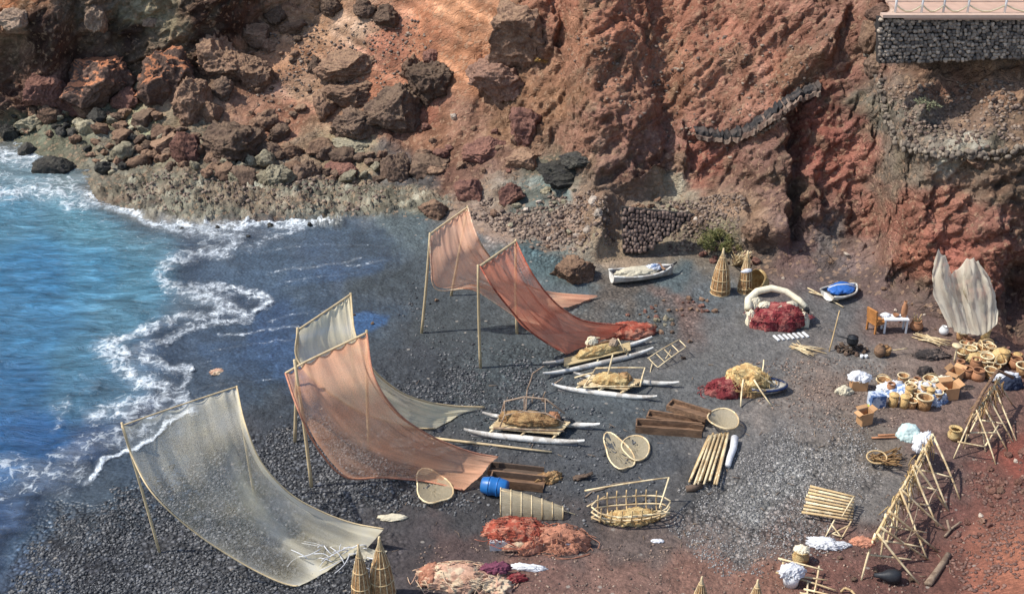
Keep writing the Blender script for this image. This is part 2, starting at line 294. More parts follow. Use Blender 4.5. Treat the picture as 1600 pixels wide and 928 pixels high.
# ---------------------------------------------------------------- materials
def mat(name):
    m = bpy.data.materials.new(name); m.use_nodes = True; nt = m.node_tree
    return m, nt, nt.nodes, nt.links, nt.nodes['Principled BSDF']
def nn(nt, t, **k):
    n = nt.nodes.new(t)
    for a, b in k.items():
        if a.startswith('i_'): n.inputs[int(a[2:]) if a[2:].isdigit() else a[2:].replace('_', ' ')].default_value = b
        else: setattr(n, a, b)
    return n
def ramp(nt, src, stops):
    r = nt.nodes.new('ShaderNodeValToRGB'); e = r.color_ramp.elements
    while len(e) < len(stops): e.new(.5)
    for el, (p, c) in zip(e, stops): el.position = p; el.color = tuple(c) + (1,) if not np.isscalar(c) else (c, c, c, 1)
    nt.links.new(src, r.inputs[0]); return r.outputs[0]
def mixc(nt, f, a, b, mode='MIX'):
    m = nt.nodes.new('ShaderNodeMix'); m.data_type = 'RGBA'; m.blend_type = mode
    for i, v in ((0, f), (6, a), (7, b)):
        if isinstance(v, bpy.types.NodeSocket): nt.links.new(v, m.inputs[i])
        else: m.inputs[i].default_value = v if (i == 0) else ((*v, 1) if len(v) == 3 else v)
    return m.outputs[2]
def math_(nt, op, a, b=None, c=None, clamp=False):
    m = nt.nodes.new('ShaderNodeMath'); m.operation = op; m.use_clamp = clamp
    for i, v in enumerate((a, b, c)):
        if v is None: continue
        if isinstance(v, bpy.types.NodeSocket): nt.links.new(v, m.inputs[i])
        else: m.inputs[i].default_value = v
    return m.outputs[0]
def noise(nt, vec, scale, detail=6, rough=.6, dist=0.0):
    n = nn(nt, 'ShaderNodeTexNoise'); n.inputs['Scale'].default_value = scale; n.inputs['Detail'].default_value = detail
    n.inputs['Roughness'].default_value = rough; n.inputs['Distortion'].default_value = dist; nt.links.new(vec, n.inputs['Vector']); return n.outputs['Fac']
def voro(nt, vec, scale, feat='F1', out='Distance', rnd=1.0):
    n = nn(nt, 'ShaderNodeTexVoronoi'); n.feature = feat; n.inputs['Scale'].default_value = scale; n.inputs['Randomness'].default_value = rnd; nt.links.new(vec, n.inputs['Vector']); return n.outputs[out]
def attr(nt, name, out='Fac'):
    a = nn(nt, 'ShaderNodeAttribute'); a.attribute_name = name; return a.outputs[out]
def bumpn(nt, h, strength, dist, prev=None):
    b = nn(nt, 'ShaderNodeBump'); b.inputs['Strength'].default_value = strength; b.inputs['Distance'].default_value = dist
    nt.links.new(h, b.inputs['Height'])
    if prev is not None: nt.links.new(prev, b.inputs['Normal'])
    return b.outputs[0]

def foam_mask(nt, pos, F, sc=1.0):
    """lacy foam: cell walls of two warped cell patterns, let through where F is high"""
    w = nn(nt, 'ShaderNodeTexNoise'); w.inputs['Scale'].default_value = 1.1; w.inputs['Detail'].default_value = 4; nt.links.new(pos, w.inputs['Vector'])
    ad = nn(nt, 'ShaderNodeVectorMath', operation='MULTIPLY_ADD'); nt.links.new(w.outputs['Color'], ad.inputs[0]); ad.inputs[1].default_value = (1.3, 1.3, 0); nt.links.new(pos, ad.inputs[2])
    v1 = voro(nt, ad.outputs[0], 1.5 * sc, 'DISTANCE_TO_EDGE'); v2 = voro(nt, ad.outputs[0], 4.0 * sc, 'DISTANCE_TO_EDGE')
    n = noise(nt, pos, 2.4 * sc, 5, .7)
    t = math_(nt, 'ADD', math_(nt, 'MULTIPLY', v1, 1.3), math_(nt, 'MULTIPLY', v2, 1.0)); t = math_(nt, 'ADD', t, math_(nt, 'MULTIPLY', math_(nt, 'SUBTRACT', n, .38), 1.5))
    d = math_(nt, 'SUBTRACT', math_(nt, 'MULTIPLY', F, .97), math_(nt, 'ADD', t, .17)); fine = noise(nt, pos, 9, 4, .8); lace = math_(nt, 'MULTIPLY', math_(nt, 'MULTIPLY', d, 1.5, clamp=True), math_(nt, 'MULTIPLY_ADD', fine, 1.3, .38), clamp=True)
    wash = math_(nt, 'MULTIPLY', math_(nt, 'MULTIPLY', ramp(nt, F, [(.35, 0.0), (.9, 1.0)]), .2), math_(nt, 'MULTIPLY_ADD', n, 1.4, -.2, clamp=True)); return math_(nt, 'MAXIMUM', lace, wash)

def ground_mat(name, rock):
    m, nt, nd, lk, bs = mat(name); geo = nn(nt, 'ShaderNodeNewGeometry'); pos = geo.outputs['Position']
    col = attr(nt, 'Col', 'Color'); F = attr(nt, 'Foam'); wt = attr(nt, 'Wet'); pb = attr(nt, 'Peb')
    mp = nn(nt, 'ShaderNodeMapping'); mp.inputs['Scale'].default_value = (.34, 1, 1) if rock else (1, 1, 1); mp.inputs['Rotation'].default_value = (0, .64, 0) if rock else (0, 0, 0); lk.new(pos, mp.inputs[0]); pv = mp.outputs[0]
    if rock:
        a = ramp(nt, noise(nt, pv, .9, 8, .68, .4), [(.28, .62), (.5, .98), (.75, 1.36)]); b = ramp(nt, noise(nt, pos, 5.5, 6, .7), [(.3, .72), (.5, 1.0), (.72, 1.3)])
        c = mixc(nt, 1.0, col, a, 'MULTIPLY'); c = mixc(nt, 1.0, c, b, 'MULTIPLY')
        tint = noise(nt, pv, .45, 5, .6, .8); c = mixc(nt, ramp(nt, tint, [(.52, 0.0), (.7, .4)]), c, tuple(lin([128, 94, 76]))); tint2 = noise(nt, pos, .7, 5, .65); c = mixc(nt, ramp(nt, tint2, [(.56, 0.0), (.72, .5)]), c, tuple(lin([104, 92, 76])))
        gr = voro(nt, pos, 6.5, 'F1', 'Color'); sep = nn(nt, 'ShaderNodeSeparateColor'); lk.new(gr, sep.inputs[0]); c = mixc(nt, ramp(nt, sep.outputs[0], [(.86, 0.0), (.9, .45)]), c, tuple(lin([168, 138, 112])))
        lk.new(c, bs.inputs['Base Color']); bs.inputs['Roughness'].default_value = .95; bs.inputs['Specular IOR Level'].default_value = .15
        wv = nn(nt, 'ShaderNodeVectorMath', operation='MULTIPLY_ADD'); wn_ = nn(nt, 'ShaderNodeTexNoise'); wn_.inputs['Scale'].default_value = 1.2; wn_.inputs['Detail'].default_value = 4; lk.new(pos, wn_.inputs[0]); lk.new(wn_.outputs['Color'], wv.inputs[0]); wv.inputs[1].default_value = (.9, .9, .9); lk.new(pv, wv.inputs[2])
        ed = ramp(nt, voro(nt, wv.outputs[0], 1.7, 'DISTANCE_TO_EDGE'), [(0, 0.0), (.12, 1.0)]); ed2 = ramp(nt, voro(nt, wv.outputs[0], 4.5, 'DISTANCE_TO_EDGE'), [(0, 0.0), (.2, 1.0)])
        h = math_(nt, 'ADD', noise(nt, pv, 1.6, 9, .72, .5), math_(nt, 'ADD', math_(nt, 'MULTIPLY', ed, .35), math_(nt, 'MULTIPLY', ed2, .18)))
        h = math_(nt, 'ADD', h, math_(nt, 'MULTIPLY', noise(nt, pos, 4.5, 7, .75), .5)); lk.new(bumpn(nt, h, .7, .28), bs.inputs['Normal'])
        return m
    n1 = ramp(nt, noise(nt, pos, 1.3, 8, .7), [(.3, .66), (.5, 1.0), (.72, 1.36)]); n2 = ramp(nt, noise(nt, pos, 9, 5, .75), [(.3, .6), (.5, 1.0), (.7, 1.5)])
    c = mixc(nt, 1.0, col, n1, 'MULTIPLY'); c = mixc(nt, .8, c, n2, 'MULTIPLY')
    vc = voro(nt, pos, 7.0, 'F1', 'Color'); sep = nn(nt, 'ShaderNodeSeparateColor'); lk.new(vc, sep.inputs[0]); vd = voro(nt, pos, 7.0)
    pc = ramp(nt, sep.outputs[0], [(0, .5), (.55, .9), (.85, 1.4), (1, 2.2)]); dk = ramp(nt, vd, [(.28, 1.1), (.66, .5)]); pcol = mixc(nt, 1.0, mixc(nt, 1.0, c, pc, 'MULTIPLY'), dk, 'MULTIPLY')
    c = mixc(nt, pb, c, pcol)
    spk = voro(nt, pos, 3.1, 'F1', 'Color'); s2 = nn(nt, 'ShaderNodeSeparateColor'); lk.new(spk, s2.inputs[0]); sd = voro(nt, pos, 3.1)
    sm = math_(nt, 'MULTIPLY', ramp(nt, s2.outputs[1], [(.9, 0.0), (.92, 1.0)]), ramp(nt, sd, [(.16, 1.0), (.24, 0.0)])); c = mixc(nt, math_(nt, 'MULTIPLY', sm, math_(nt, 'SUBTRACT', .7, wt, clamp=True)), c, tuple(lin([150, 142, 132])))
    fm = foam_mask(nt, pos, F, 1.3); c = mixc(nt, fm, c, (.82, .88, .92)); lk.new(c, bs.inputs['Base Color'])
    r = math_(nt, 'SUBTRACT', .92, math_(nt, 'MULTIPLY', wt, .60)); lk.new(r, bs.inputs['Roughness']); bs.inputs['Specular IOR Level'].default_value = .35
    h = math_(nt, 'ADD', math_(nt, 'MULTIPLY', math_(nt, 'ADD', noise(nt, pos, 5, 6, .7), math_(nt, 'MULTIPLY', noise(nt, pos, 1.7, 3, .6, .5), 1.6)), math_(nt, 'SUBTRACT', 1.0, math_(nt, 'MULTIPLY', wt, .75))), math_(nt, 'MULTIPLY', math_(nt, 'MULTIPLY', pb, vd), -1.5))
    lk.new(bumpn(nt, h, .9, .12), bs.inputs['Normal']); return m

def sea_mat():
    m, nt, nd, lk, bs = mat('sea_water'); geo = nn(nt, 'ShaderNodeNewGeometry'); pos = geo.outputs['Position']
    F = attr(nt, 'Foam'); D = attr(nt, 'Depth'); col = attr(nt, 'Col', 'Color')
    mp = nn(nt, 'ShaderNodeMapping'); mp.inputs['Scale'].default_value = (.42, 1.25, 1); mp.inputs['Rotation'].default_value = (0, 0, .12); lk.new(pos, mp.inputs[0]); pv = mp.outputs[0]
    n = noise(nt, pv, 1.15, 8, .7, .9); n2 = noise(nt, pv, 3.6, 5, .62, .5)
    c = mixc(nt, 1.0, col, ramp(nt, n, [(.30, .48), (.45, .86), (.56, 1.14), (.70, 1.75)]), 'MULTIPLY'); c = mixc(nt, .6, c, ramp(nt, n2, [(.32, .6), (.5, 1.0), (.7, 1.5)]), 'MULTIPLY')
    fm = foam_mask(nt, pos, F); c = mixc(nt, fm, c, (.84, .9, .93)); lk.new(c, bs.inputs['Base Color'])
    lk.new(math_(nt, 'ADD', math_(nt, 'MULTIPLY', fm, .6), .16), bs.inputs['Roughness']); bs.inputs['IOR'].default_value = 1.33
    h = math_(nt, 'ADD', math_(nt, 'ADD', n, math_(nt, 'MULTIPLY', n2, .45)), math_(nt, 'MULTIPLY', fm, .25)); lk.new(bumpn(nt, h, .8, .35), bs.inputs['Normal'])
    tp = nn(nt, 'ShaderNodeBsdfTransparent'); mx = nn(nt, 'ShaderNodeMixShader'); lk.new(math_(nt, 'MAXIMUM', ramp(nt, math_(nt, 'MULTIPLY', D, .01), [(.0, 0.0), (.4, 1.0)]), fm), mx.inputs[0]); lk.new(tp.outputs[0], mx.inputs[1]); lk.new(bs.outputs[0], mx.inputs[2]); lk.new(mx.outputs[0], nd['Material Output'].inputs[0])
    return m

# ---------------------------------------------------------------- tagging and mesh building
def tag(o, label=None, cat=None, group=None, kind=None):
    for k, v in (('label', label), ('category', cat), ('group', group), ('kind', kind)):
        if v: o[k] = v
    return o
def mesh_np(name, V, F4, material, smooth=True, attrs=None):
    me = bpy.data.meshes.new(name); n, f = len(V), len(F4); k = F4.shape[1]
    me.vertices.add(n); me.vertices.foreach_set('co', np.ascontiguousarray(V, dtype=np.float32).ravel())
    me.loops.add(f * k); me.loops.foreach_set('vertex_index', np.ascontiguousarray(F4, dtype=np.int32).ravel())
    me.polygons.add(f); me.polygons.foreach_set('loop_start', np.arange(f, dtype=np.int32) * k)
    try: me.polygons.foreach_set('loop_total', np.full(f, k, np.int32))
    except Exception: pass
    me.update(calc_edges=True); me.validate()
    me.polygons.foreach_set('use_smooth', np.full(len(me.polygons), smooth))
    for an, av in (attrs or {}).items():
        if av.ndim == 2:
            a = me.color_attributes.new(an, 'FLOAT_COLOR', 'POINT'); a.data.foreach_set('color', np.concatenate([av, np.ones((n, 1))], 1).astype(np.float32).ravel())
        else: a = me.attributes.new(an, 'FLOAT', 'POINT'); a.data.foreach_set('value', av.astype(np.float32))
    me.materials.append(material); o = bpy.data.objects.new(name, me); scene.collection.objects.link(o); return o
def sheet(name, mask, pos, material, attrs):
    """the quads of the survey grid picked by mask, as one mesh"""
    nR, nC = GX.shape; idx = np.arange(nR * nC).reshape(nR, nC)
    q = np.stack([idx[1:, :-1], idx[1:, 1:], idx[:-1, 1:], idx[:-1, :-1]], -1)[mask]
    used, inv = np.unique(q, return_inverse=True); V = pos.reshape(-1, 3)[used]
    at = {k: (v.reshape(-1, 3)[used] if v.ndim == 3 else v.reshape(-1)[used]) for k, v in attrs.items()}
    return mesh_np(name, V, inv.reshape(-1, 4), material, True, at)
M_sand = ground_mat('black_sand_and_gravel', False); M_rock = ground_mat('weathered_volcanic_rock', True)
cell_ground = onground[1:, :-1] & onground[1:, 1:] & onground[:-1, 1:] & onground[:-1, :-1]
ok = (T[:-1, :-1] < .9); A = dict(Col=CL, Foam=sfoam, Wet=wet, Peb=peb)
shc = (shelf[1:, 1:] > 0) & ~cell_ground
tag(sheet('beach', cell_ground, POS, M_sand, A), kind='structure')
tag(sheet('lava_shelf', shc, POS, M_rock, A), kind='structure')
tag(sheet('cliff', ~cell_ground & ~shc & ok, POS, M_rock, A), kind='structure')
# the sea: level water, small waves
SEAZ = -0.36
Ysea = (CAMH - SEAZ) / np.maximum(-T, 1e-2); SP = np.stack([KX * Ysea, Ysea, np.full_like(Ysea, SEAZ)], -1)
wv = fbm(SP * np.array([.35, .9, 1]), .8, 4, .55, 6); SP[..., 2] += wv * .10 * sstep(0, 60, sea_d) + .10 * foam * sstep(5, 20, sea_d) * (1 + fbm(SP, 1.5, 3, .6))
dcol = shepard(GX, GY, [(0, 330, 84, 150, 176), (150, 340, 92, 158, 176), (230, 365, 96, 150, 166), (330, 372, 84, 108, 124), (420, 362, 84, 104, 120), (340, 400, 70, 96, 122), (60, 430, 62, 140, 186), (150, 430, 74, 148, 182), (220, 440, 84, 150, 174), (60, 520, 66, 138, 180), (120, 560, 80, 142, 170), (200, 490, 82, 140, 162), (310, 480, 92, 120, 134), (380, 470, 84, 104, 124),
                        (250, 540, 80, 110, 134), (40, 600, 58, 122, 168), (110, 620, 76, 132, 160), (180, 620, 80, 128, 152), (60, 680, 44, 104, 160), (150, 700, 62, 96, 136), (230, 660, 84, 100, 120), (0, 720, 44, 108, 162), (60, 760, 60, 92, 124), (0, 820, 60, 90, 124), (30, 260, 120, 160, 170), (130, 260, 120, 150, 150), (-500, 500, 46, 116, 170)], 50, 40)
dl = (dcol * np.array([.3, .55, .15])).sum(-1, keepdims=True); dcol = lin(dcol + (dl - dcol) * .16) * .66 * np.array([1.05, .95, .98])
tr = sstep(0, 50, sea_d)[..., None]; dcol = dcol * tr + (1 - tr) * (.45 * dcol + .55 * lin([74, 88, 108]))
cells = (sea_d[1:, :-1] > -14) & (sea_d[:-1, 1:] > -14) & (T[:-1, :-1] < -.02) & (GY[:-1, :-1] > 150)
tag(sheet('sea', cells, SP, sea_mat(), dict(Col=dcol, Foam=foam, Depth=np.clip(sea_d, 0, 400))), kind='structure')

# ---------------------------------------------------------------- object builders
DS = .10
def simple(name, c, rough=.8, var=.25, scale=6, bump=.3, spec=.3, c2=None, transl=0.0, stretch=None):
    """procedural material: c (display-like 0-255) broken up by noise; c2 an optional second colour in patches"""
    ds = lambda q: [a * (1 - DS) + DS * (q[0] * .3 + q[1] * .55 + q[2] * .15) for a in q]; c = ds(c); c2 = ds(c2) if c2 is not None else None
    m, nt, nd, lk, bs = mat(name); tc = nn(nt, 'ShaderNodeTexCoord'); v = tc.outputs['Object']
    if stretch:
        mp = nn(nt, 'ShaderNodeMapping'); mp.inputs['Scale'].default_value = stretch; lk.new(v, mp.inputs[0]); v = mp.outputs[0]
    a = lin(c); n = noise(nt, v, scale, 6, .68)
    base = mixc(nt, ramp(nt, n, [(.3, 0.0), (.7, 1.0)]), tuple(a * (1 - var)), tuple(np.minimum(a * (1 + var), .95)))
    if c2 is not None: base = mixc(nt, ramp(nt, noise(nt, v, scale * .45, 4, .6), [(.48, 0.0), (.56, 1.0)]), base, tuple(lin(c2)))
    oi = nn(nt, 'ShaderNodeObjectInfo'); base = mixc(nt, 1.0, base, ramp(nt, oi.outputs['Random'], [(0, .78), (1, 1.12)]), 'MULTIPLY')
    lk.new(base, bs.inputs['Base Color']); bs.inputs['Roughness'].default_value = rough; bs.inputs['Specular IOR Level'].default_value = spec
    if bump: lk.new(bumpn(nt, noise(nt, v, scale * 2.2, 5, .7), bump, .05), bs.inputs['Normal'])
    if transl:
        tr = nn(nt, 'ShaderNodeBsdfTranslucent'); lk.new(base, tr.inputs[0]); mx = nn(nt, 'ShaderNodeMixShader'); mx.inputs[0].default_value = transl
        lk.new(bs.outputs[0], mx.inputs[1]); lk.new(tr.outputs[0], mx.inputs[2]); lk.new(mx.outputs[0], nd['Material Output'].inputs[0])
    return m
def net_mat(name, c, lo, hi, c2=None, hem=.0):
    """thin netting: the threads cover lo..hi of the view, more where the cloth is bunched"""
    m, nt, nd, lk, bs = mat(name); uv = nn(nt, 'ShaderNodeUVMap'); v = uv.outputs[0]; tc = nn(nt, 'ShaderNodeTexCoord')
    mp = nn(nt, 'ShaderNodeMapping'); mp.inputs['Scale'].default_value = (9, 1.6, 1); lk.new(v, mp.inputs[0])
    n = noise(nt, mp.outputs[0], 1.0, 6, .65, .6); n2 = noise(nt, tc.outputs['Object'], .9, 4, .6)
    ds = lambda q: [a * .84 + .16 * (q[0] * .3 + q[1] * .55 + q[2] * .15) for a in q]; a = lin(ds(c)); b = lin(ds(c2 if c2 is not None else c))
    base = mixc(nt, ramp(nt, n2, [(.35, 0.0), (.65, 1.0)]), tuple(a), tuple(b)); base = mixc(nt, 1.0, base, ramp(nt, n, [(.3, .82), (.7, 1.15)]), 'MULTIPLY')
    d = nn(nt, 'ShaderNodeBsdfDiffuse'); t = nn(nt, 'ShaderNodeBsdfTranslucent'); lk.new(base, d.inputs[0]); lk.new(base, t.inputs[0])
    mx = nn(nt, 'ShaderNodeMixShader'); mx.inputs[0].default_value = .5; lk.new(d.outputs[0], mx.inputs[1]); lk.new(t.outputs[0], mx.inputs[2])
    tp = nn(nt, 'ShaderNodeBsdfTransparent'); f = math_(nt, 'MULTIPLY_ADD', math_(nt, 'ADD', math_(nt, 'MULTIPLY', n, .7), math_(nt, 'MULTIPLY', n2, .3)), (hi - lo) * 2.2, lo - (hi - lo) * .6)
    g1 = nn(nt, 'ShaderNodeMapping'); g1.inputs['Scale'].default_value = (150, 210, 1); lk.new(v, g1.inputs[0]); f = math_(nt, 'ADD', f, math_(nt, 'MULTIPLY', math_(nt, 'SUBTRACT', noise(nt, g1.outputs[0], 1.0, 2, .6), .5), .9))
    thick = attr(nt, 'Bunch'); f = math_(nt, 'ADD', f, thick, clamp=True)
    m2 = nn(nt, 'ShaderNodeMixShader'); lk.new(f, m2.inputs[0]); lk.new(tp.outputs[0], m2.inputs[1]); lk.new(mx.outputs[0], m2.inputs[2]); lk.new(m2.outputs[0], nd['Material Output'].inputs[0])
    return m
def rock_mat(name, c, c2, top=None, tf=0.0, bumpd=.25):
    ds = lambda q: [a * .8 + .2 * (q[0] * .3 + q[1] * .55 + q[2] * .15) + 6 for a in q]; c = ds(c); c2 = ds(c2); top = ds(top) if top is not None else None
    m, nt, nd, lk, bs = mat(name); tc = nn(nt, 'ShaderNodeTexCoord'); geo = nn(nt, 'ShaderNodeNewGeometry'); v = geo.outputs['Position']
    n = noise(nt, v, 1.8, 8, .7, .3); base = mixc(nt, ramp(nt, n, [(.35, 0.0), (.62, 1.0)]), tuple(lin(c)), tuple(lin(c2)))
    base = mixc(nt, 1.0, base, ramp(nt, noise(nt, v, 7, 6, .75), [(.3, .55), (.5, 1.0), (.72, 1.55)]), 'MULTIPLY')
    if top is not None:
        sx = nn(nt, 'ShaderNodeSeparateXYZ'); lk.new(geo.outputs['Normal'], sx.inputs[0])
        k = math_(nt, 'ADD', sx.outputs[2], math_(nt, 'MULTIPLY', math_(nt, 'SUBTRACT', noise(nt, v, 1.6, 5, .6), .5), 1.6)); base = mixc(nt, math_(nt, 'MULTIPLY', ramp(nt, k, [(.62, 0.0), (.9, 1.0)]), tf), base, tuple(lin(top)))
    oi = nn(nt, 'ShaderNodeObjectInfo'); base = mixc(nt, 1.0, base, ramp(nt, oi.outputs['Random'], [(0, .75), (1, 1.25)]), 'MULTIPLY')
    lk.new(base, bs.inputs['Base Color']); bs.inputs['Roughness'].default_value = .92; bs.inputs['Specular IOR Level'].default_value = .2
    h = math_(nt, 'ADD', noise(nt, v, 3.2, 8, .72), math_(nt, 'MULTIPLY', voro(nt, v, 6), -.25)); lk.new(bumpn(nt, h, .9, bumpd), bs.inputs['Normal']); return m

class MB:
    def __init__(s): s.v = []; s.f = []
    def add(s, vs, fs): k = len(s.v); s.v += [Vector(a) for a in vs]; s.f += [tuple(i + k for i in f) for f in fs]; return s
    def tube(s, pts, r, seg=6, r2=None, cap=True):
        pts = [Vector(p) for p in pts]; k0 = len(s.v); n = len(pts); ref = Vector((0, 0, 1))
        for i, p in enumerate(pts):
            d = (pts[min(i + 1, n - 1)] - pts[max(i - 1, 0)]).normalized()
            a = d.cross(ref); a = a if a.length > .05 else d.cross(Vector((1, 0, 0))); a.normalize(); b = d.cross(a)
            rr = r if r2 is None else r + (r2 - r) * i / max(1, n - 1)
            for j in range(seg): t = j * 2 * math.pi / seg; s.v.append(p + (a * math.cos(t) + b * math.sin(t)) * rr)
        for i in range(n - 1):
            for j in range(seg): q = k0 + i * seg; s.f.append((q + j, q + (j + 1) % seg, q + seg + (j + 1) % seg, q + seg + j))
        if cap: s.f.append(tuple(k0 + j for j in range(seg))[::-1]); s.f.append(tuple(k0 + (n - 1) * seg + j for j in range(seg)))
        return s
    def stick(s, a, b, r=.025, bow=.0, seg=6, taper=.75, n=4):
        a, b = Vector(a), Vector(b); L = (b - a).length; off = Vector((random.uniform(-1, 1), random.uniform(-1, 1), random.uniform(-.3, .6))) * L * bow
        return s.tube([a.lerp(b, i / n) + off * math.sin(math.pi * i / n) for i in range(n + 1)], r, seg, r * taper)
    def box(s, c, size, rz=0, rx=0, ry=0, bev=0.0):
        M = Matrix.Translation(Vector(c)) @ Euler((rx, ry, rz)).to_matrix().to_4x4(); h = Vector(size) / 2
        vs = [M @ Vector((x * h.x, y * h.y, z * h.z)) for x in (-1, 1) for y in (-1, 1) for z in (-1, 1)]
        return s.add(vs, [(0, 1, 3, 2), (4, 6, 7, 5), (0, 4, 5, 1), (2, 3, 7, 6), (0, 2, 6, 4), (1, 5, 7, 3)])
    def lathe(s, prof, c=(0, 0, 0), seg=16, M=None, wob_=0.0):
        k0 = len(s.v); c = Vector(c)
        for (r, z) in prof:
            for j in range(seg):
                t = j * 2 * math.pi / seg; p = Vector((r * math.cos(t) * (1 + random.uniform(-wob_, wob_)), r * math.sin(t), z))
                s.v.append(c + (M @ p if M else p))
        for i in range(len(prof) - 1):
            for j in range(seg): q = k0 + i * seg; s.f.append((q + j, q + (j + 1) % seg, q + seg + (j + 1) % seg, q + seg + j))
        return s
    def ring(s, c, rx, ry, r, M=None, n=24, seg=5, z=lambda t: 0.0):
        c = Vector(c); pts = []
        for i in range(n + 1):
            t = i * 2 * math.pi / n; p = Vector((rx * math.cos(t), ry * math.sin(t), z(t))); pts.append(c + (M @ p if M else p))
        return s.tube(pts, r, seg, cap=False)
    def build(s, name, m, parent=None, smooth=True, loc=None):
        me = bpy.data.meshes.new(name); o = bpy.data.objects.new(name, me)
        org = Vector(loc) if loc is not None else (Vector(parent['_o']) if parent is not None and '_o' in parent.keys() else Vector())
        if parent is not None: o.parent = parent; o['_o'] = tuple(org)
        else: o.location = org; o['_o'] = tuple(org)
        me.from_pydata([tuple(v - org) for v in s.v], [], s.f); me.validate(); me.materials.append(m)
        me.polygons.foreach_set('use_smooth', [smooth] * len(me.polygons))
        scene.collection.objects.link(o); return o
def thing(name, label, cat, loc, group=None):
    o = bpy.data.objects.new(name, None); scene.collection.objects.link(o); o.location = loc; o['_o'] = tuple(loc); o.empty_display_size = .2
    return tag(o, label, cat, group)
def copy_tree(o, parent=None):
    c = o.copy(); scene.collection.objects.link(c); c.parent = parent
    for ch in [x for x in scene.objects if x.parent == o]: copy_tree(ch, c)
    return c
def place(proto, loc, rz=0, sc=1.0, label=None, group=None, rx=0, ry=0):
    """first use moves the prototype itself, later uses copy it"""
    if proto.get('_used'): o = copy_tree(proto)
    else: o = proto
    o['_used'] = True; o.location = loc; o.rotation_euler = (rx, ry, rz); o.scale = (sc, sc, sc) if np.isscalar(sc) else sc
    if label: o['label'] = label
    if group: o['group'] = group
    return o
_ico = {}
def ico(sub):
    if sub not in _ico:
        bm = bmesh.new(); bmesh.ops.create_icosphere(bm, subdivisions=sub, radius=1); _ico[sub] = (np.array([v.co[:] for v in bm.verts]), np.array([[v.index for v in f.verts] for f in bm.faces])); bm.free()
    return _ico[sub]
def rock_mesh(sub, seed, cuts=9, rough=.16, cut=.72):
    V, F = ico(sub); r = np.random.default_rng(seed); V = V.copy(); U = V.copy()
    for _ in range(cuts):
        n = r.normal(size=3); n /= np.linalg.norm(n); d = r.uniform(cut - .14, cut + .14); k = V @ n; V = V - np.maximum(k - d, 0)[:, None] * n
    off = seed * 3.7; d = fbm(U, 1.1, 3, .5, off) * rough * 1.4 + (ridged(U, 2.1, 5, .58, off) - 1) * rough * .7 + fbm(U, 7, 3, .6, off) * rough * .25
    return V * (1 + d)[:, None], F
def lump(V, F, loc, size, rot, name, m, label=None, cat=None, group=None, parent=None, smooth=True):
    R = np.array(Euler(rot).to_matrix()); W_ = (V * np.array(size)) @ R.T
    o = mesh_np(name, W_, F, m, smooth); o.location = loc; o['_o'] = tuple(loc)
    return tag(o, label, cat, group)
def heap_part(name, m, c, size, rz, seed, parent=None, ridg=.22, sub=5, flat=.25, label=None, cat=None, group=None, folds=1.6):
    """a crumpled heap of netting or cloth resting on the ground"""
    V, F = ico(sub); V = V.copy(); V[:, 2] = np.where(V[:, 2] < 0, V[:, 2] * flat, V[:, 2]); U = V * np.array([1, 1, .6])
    rxy = np.hypot(V[:, 0], V[:, 1]) + 1e-6; wq = fbm(U, 1.2, 3, .5, seed + 3)[:, None]
    q = np.stack([V[:, 0] / rxy, V[:, 1] / rxy, V[:, 2] * .25], -1) + .22 * wq; side = sstep(.25, .75, rxy)
    lng = np.stack([U[:, 0] * .8 + U[:, 1] * .5, U[:, 1] * 2.6 - U[:, 0] * 1.1, U[:, 2] * 1.2], -1) + .3 * wq
    d = fbm(U, 1.1, 3, .5, seed) * .22 + side * (ridged(q, folds * 1.25, 3, .5, seed * 5.1) - .9) * ridg * .5 + (ridged(lng, folds * .75, 3, .5, seed * 2.3) - .9) * ridg * .42 + (ridged(lng * 2.3, folds, 2, .5, seed) - 1) * .04; V = V * (1 + d)[:, None]
    R = np.array(Euler((0, 0, rz)).to_matrix()); W_ = (V * np.array(size)) @ R.T
    if parent is not None: W_ = W_ + np.array(c) - np.array(parent['_o'])
    o = mesh_np(name, W_, F, m)
    if parent is not None: o.parent = parent
    else: o.location = c; tag(o, label, cat, group)
    o['_o'] = tuple(parent['_o']) if parent is not None else tuple(c); return o
def catmull(pts, n):
    pts = np.asarray(pts, float); k = len(pts); e = np.vstack([2 * pts[0] - pts[1], pts, 2 * pts[-1] - pts[-2]]); out = []
    for t in np.linspace(0, k - 1 - 1e-9, n):
        i = int(t); f = t - i; p0, p1, p2, p3 = e[i], e[i + 1], e[i + 2], e[i + 3]
        out.append(.5 * ((2 * p1) + (-p0 + p2) * f + (2 * p0 - 5 * p1 + 4 * p2 - p3) * f * f + (-p0 + 3 * p1 - 3 * p2 + p3) * f ** 3))
    return np.array(out)
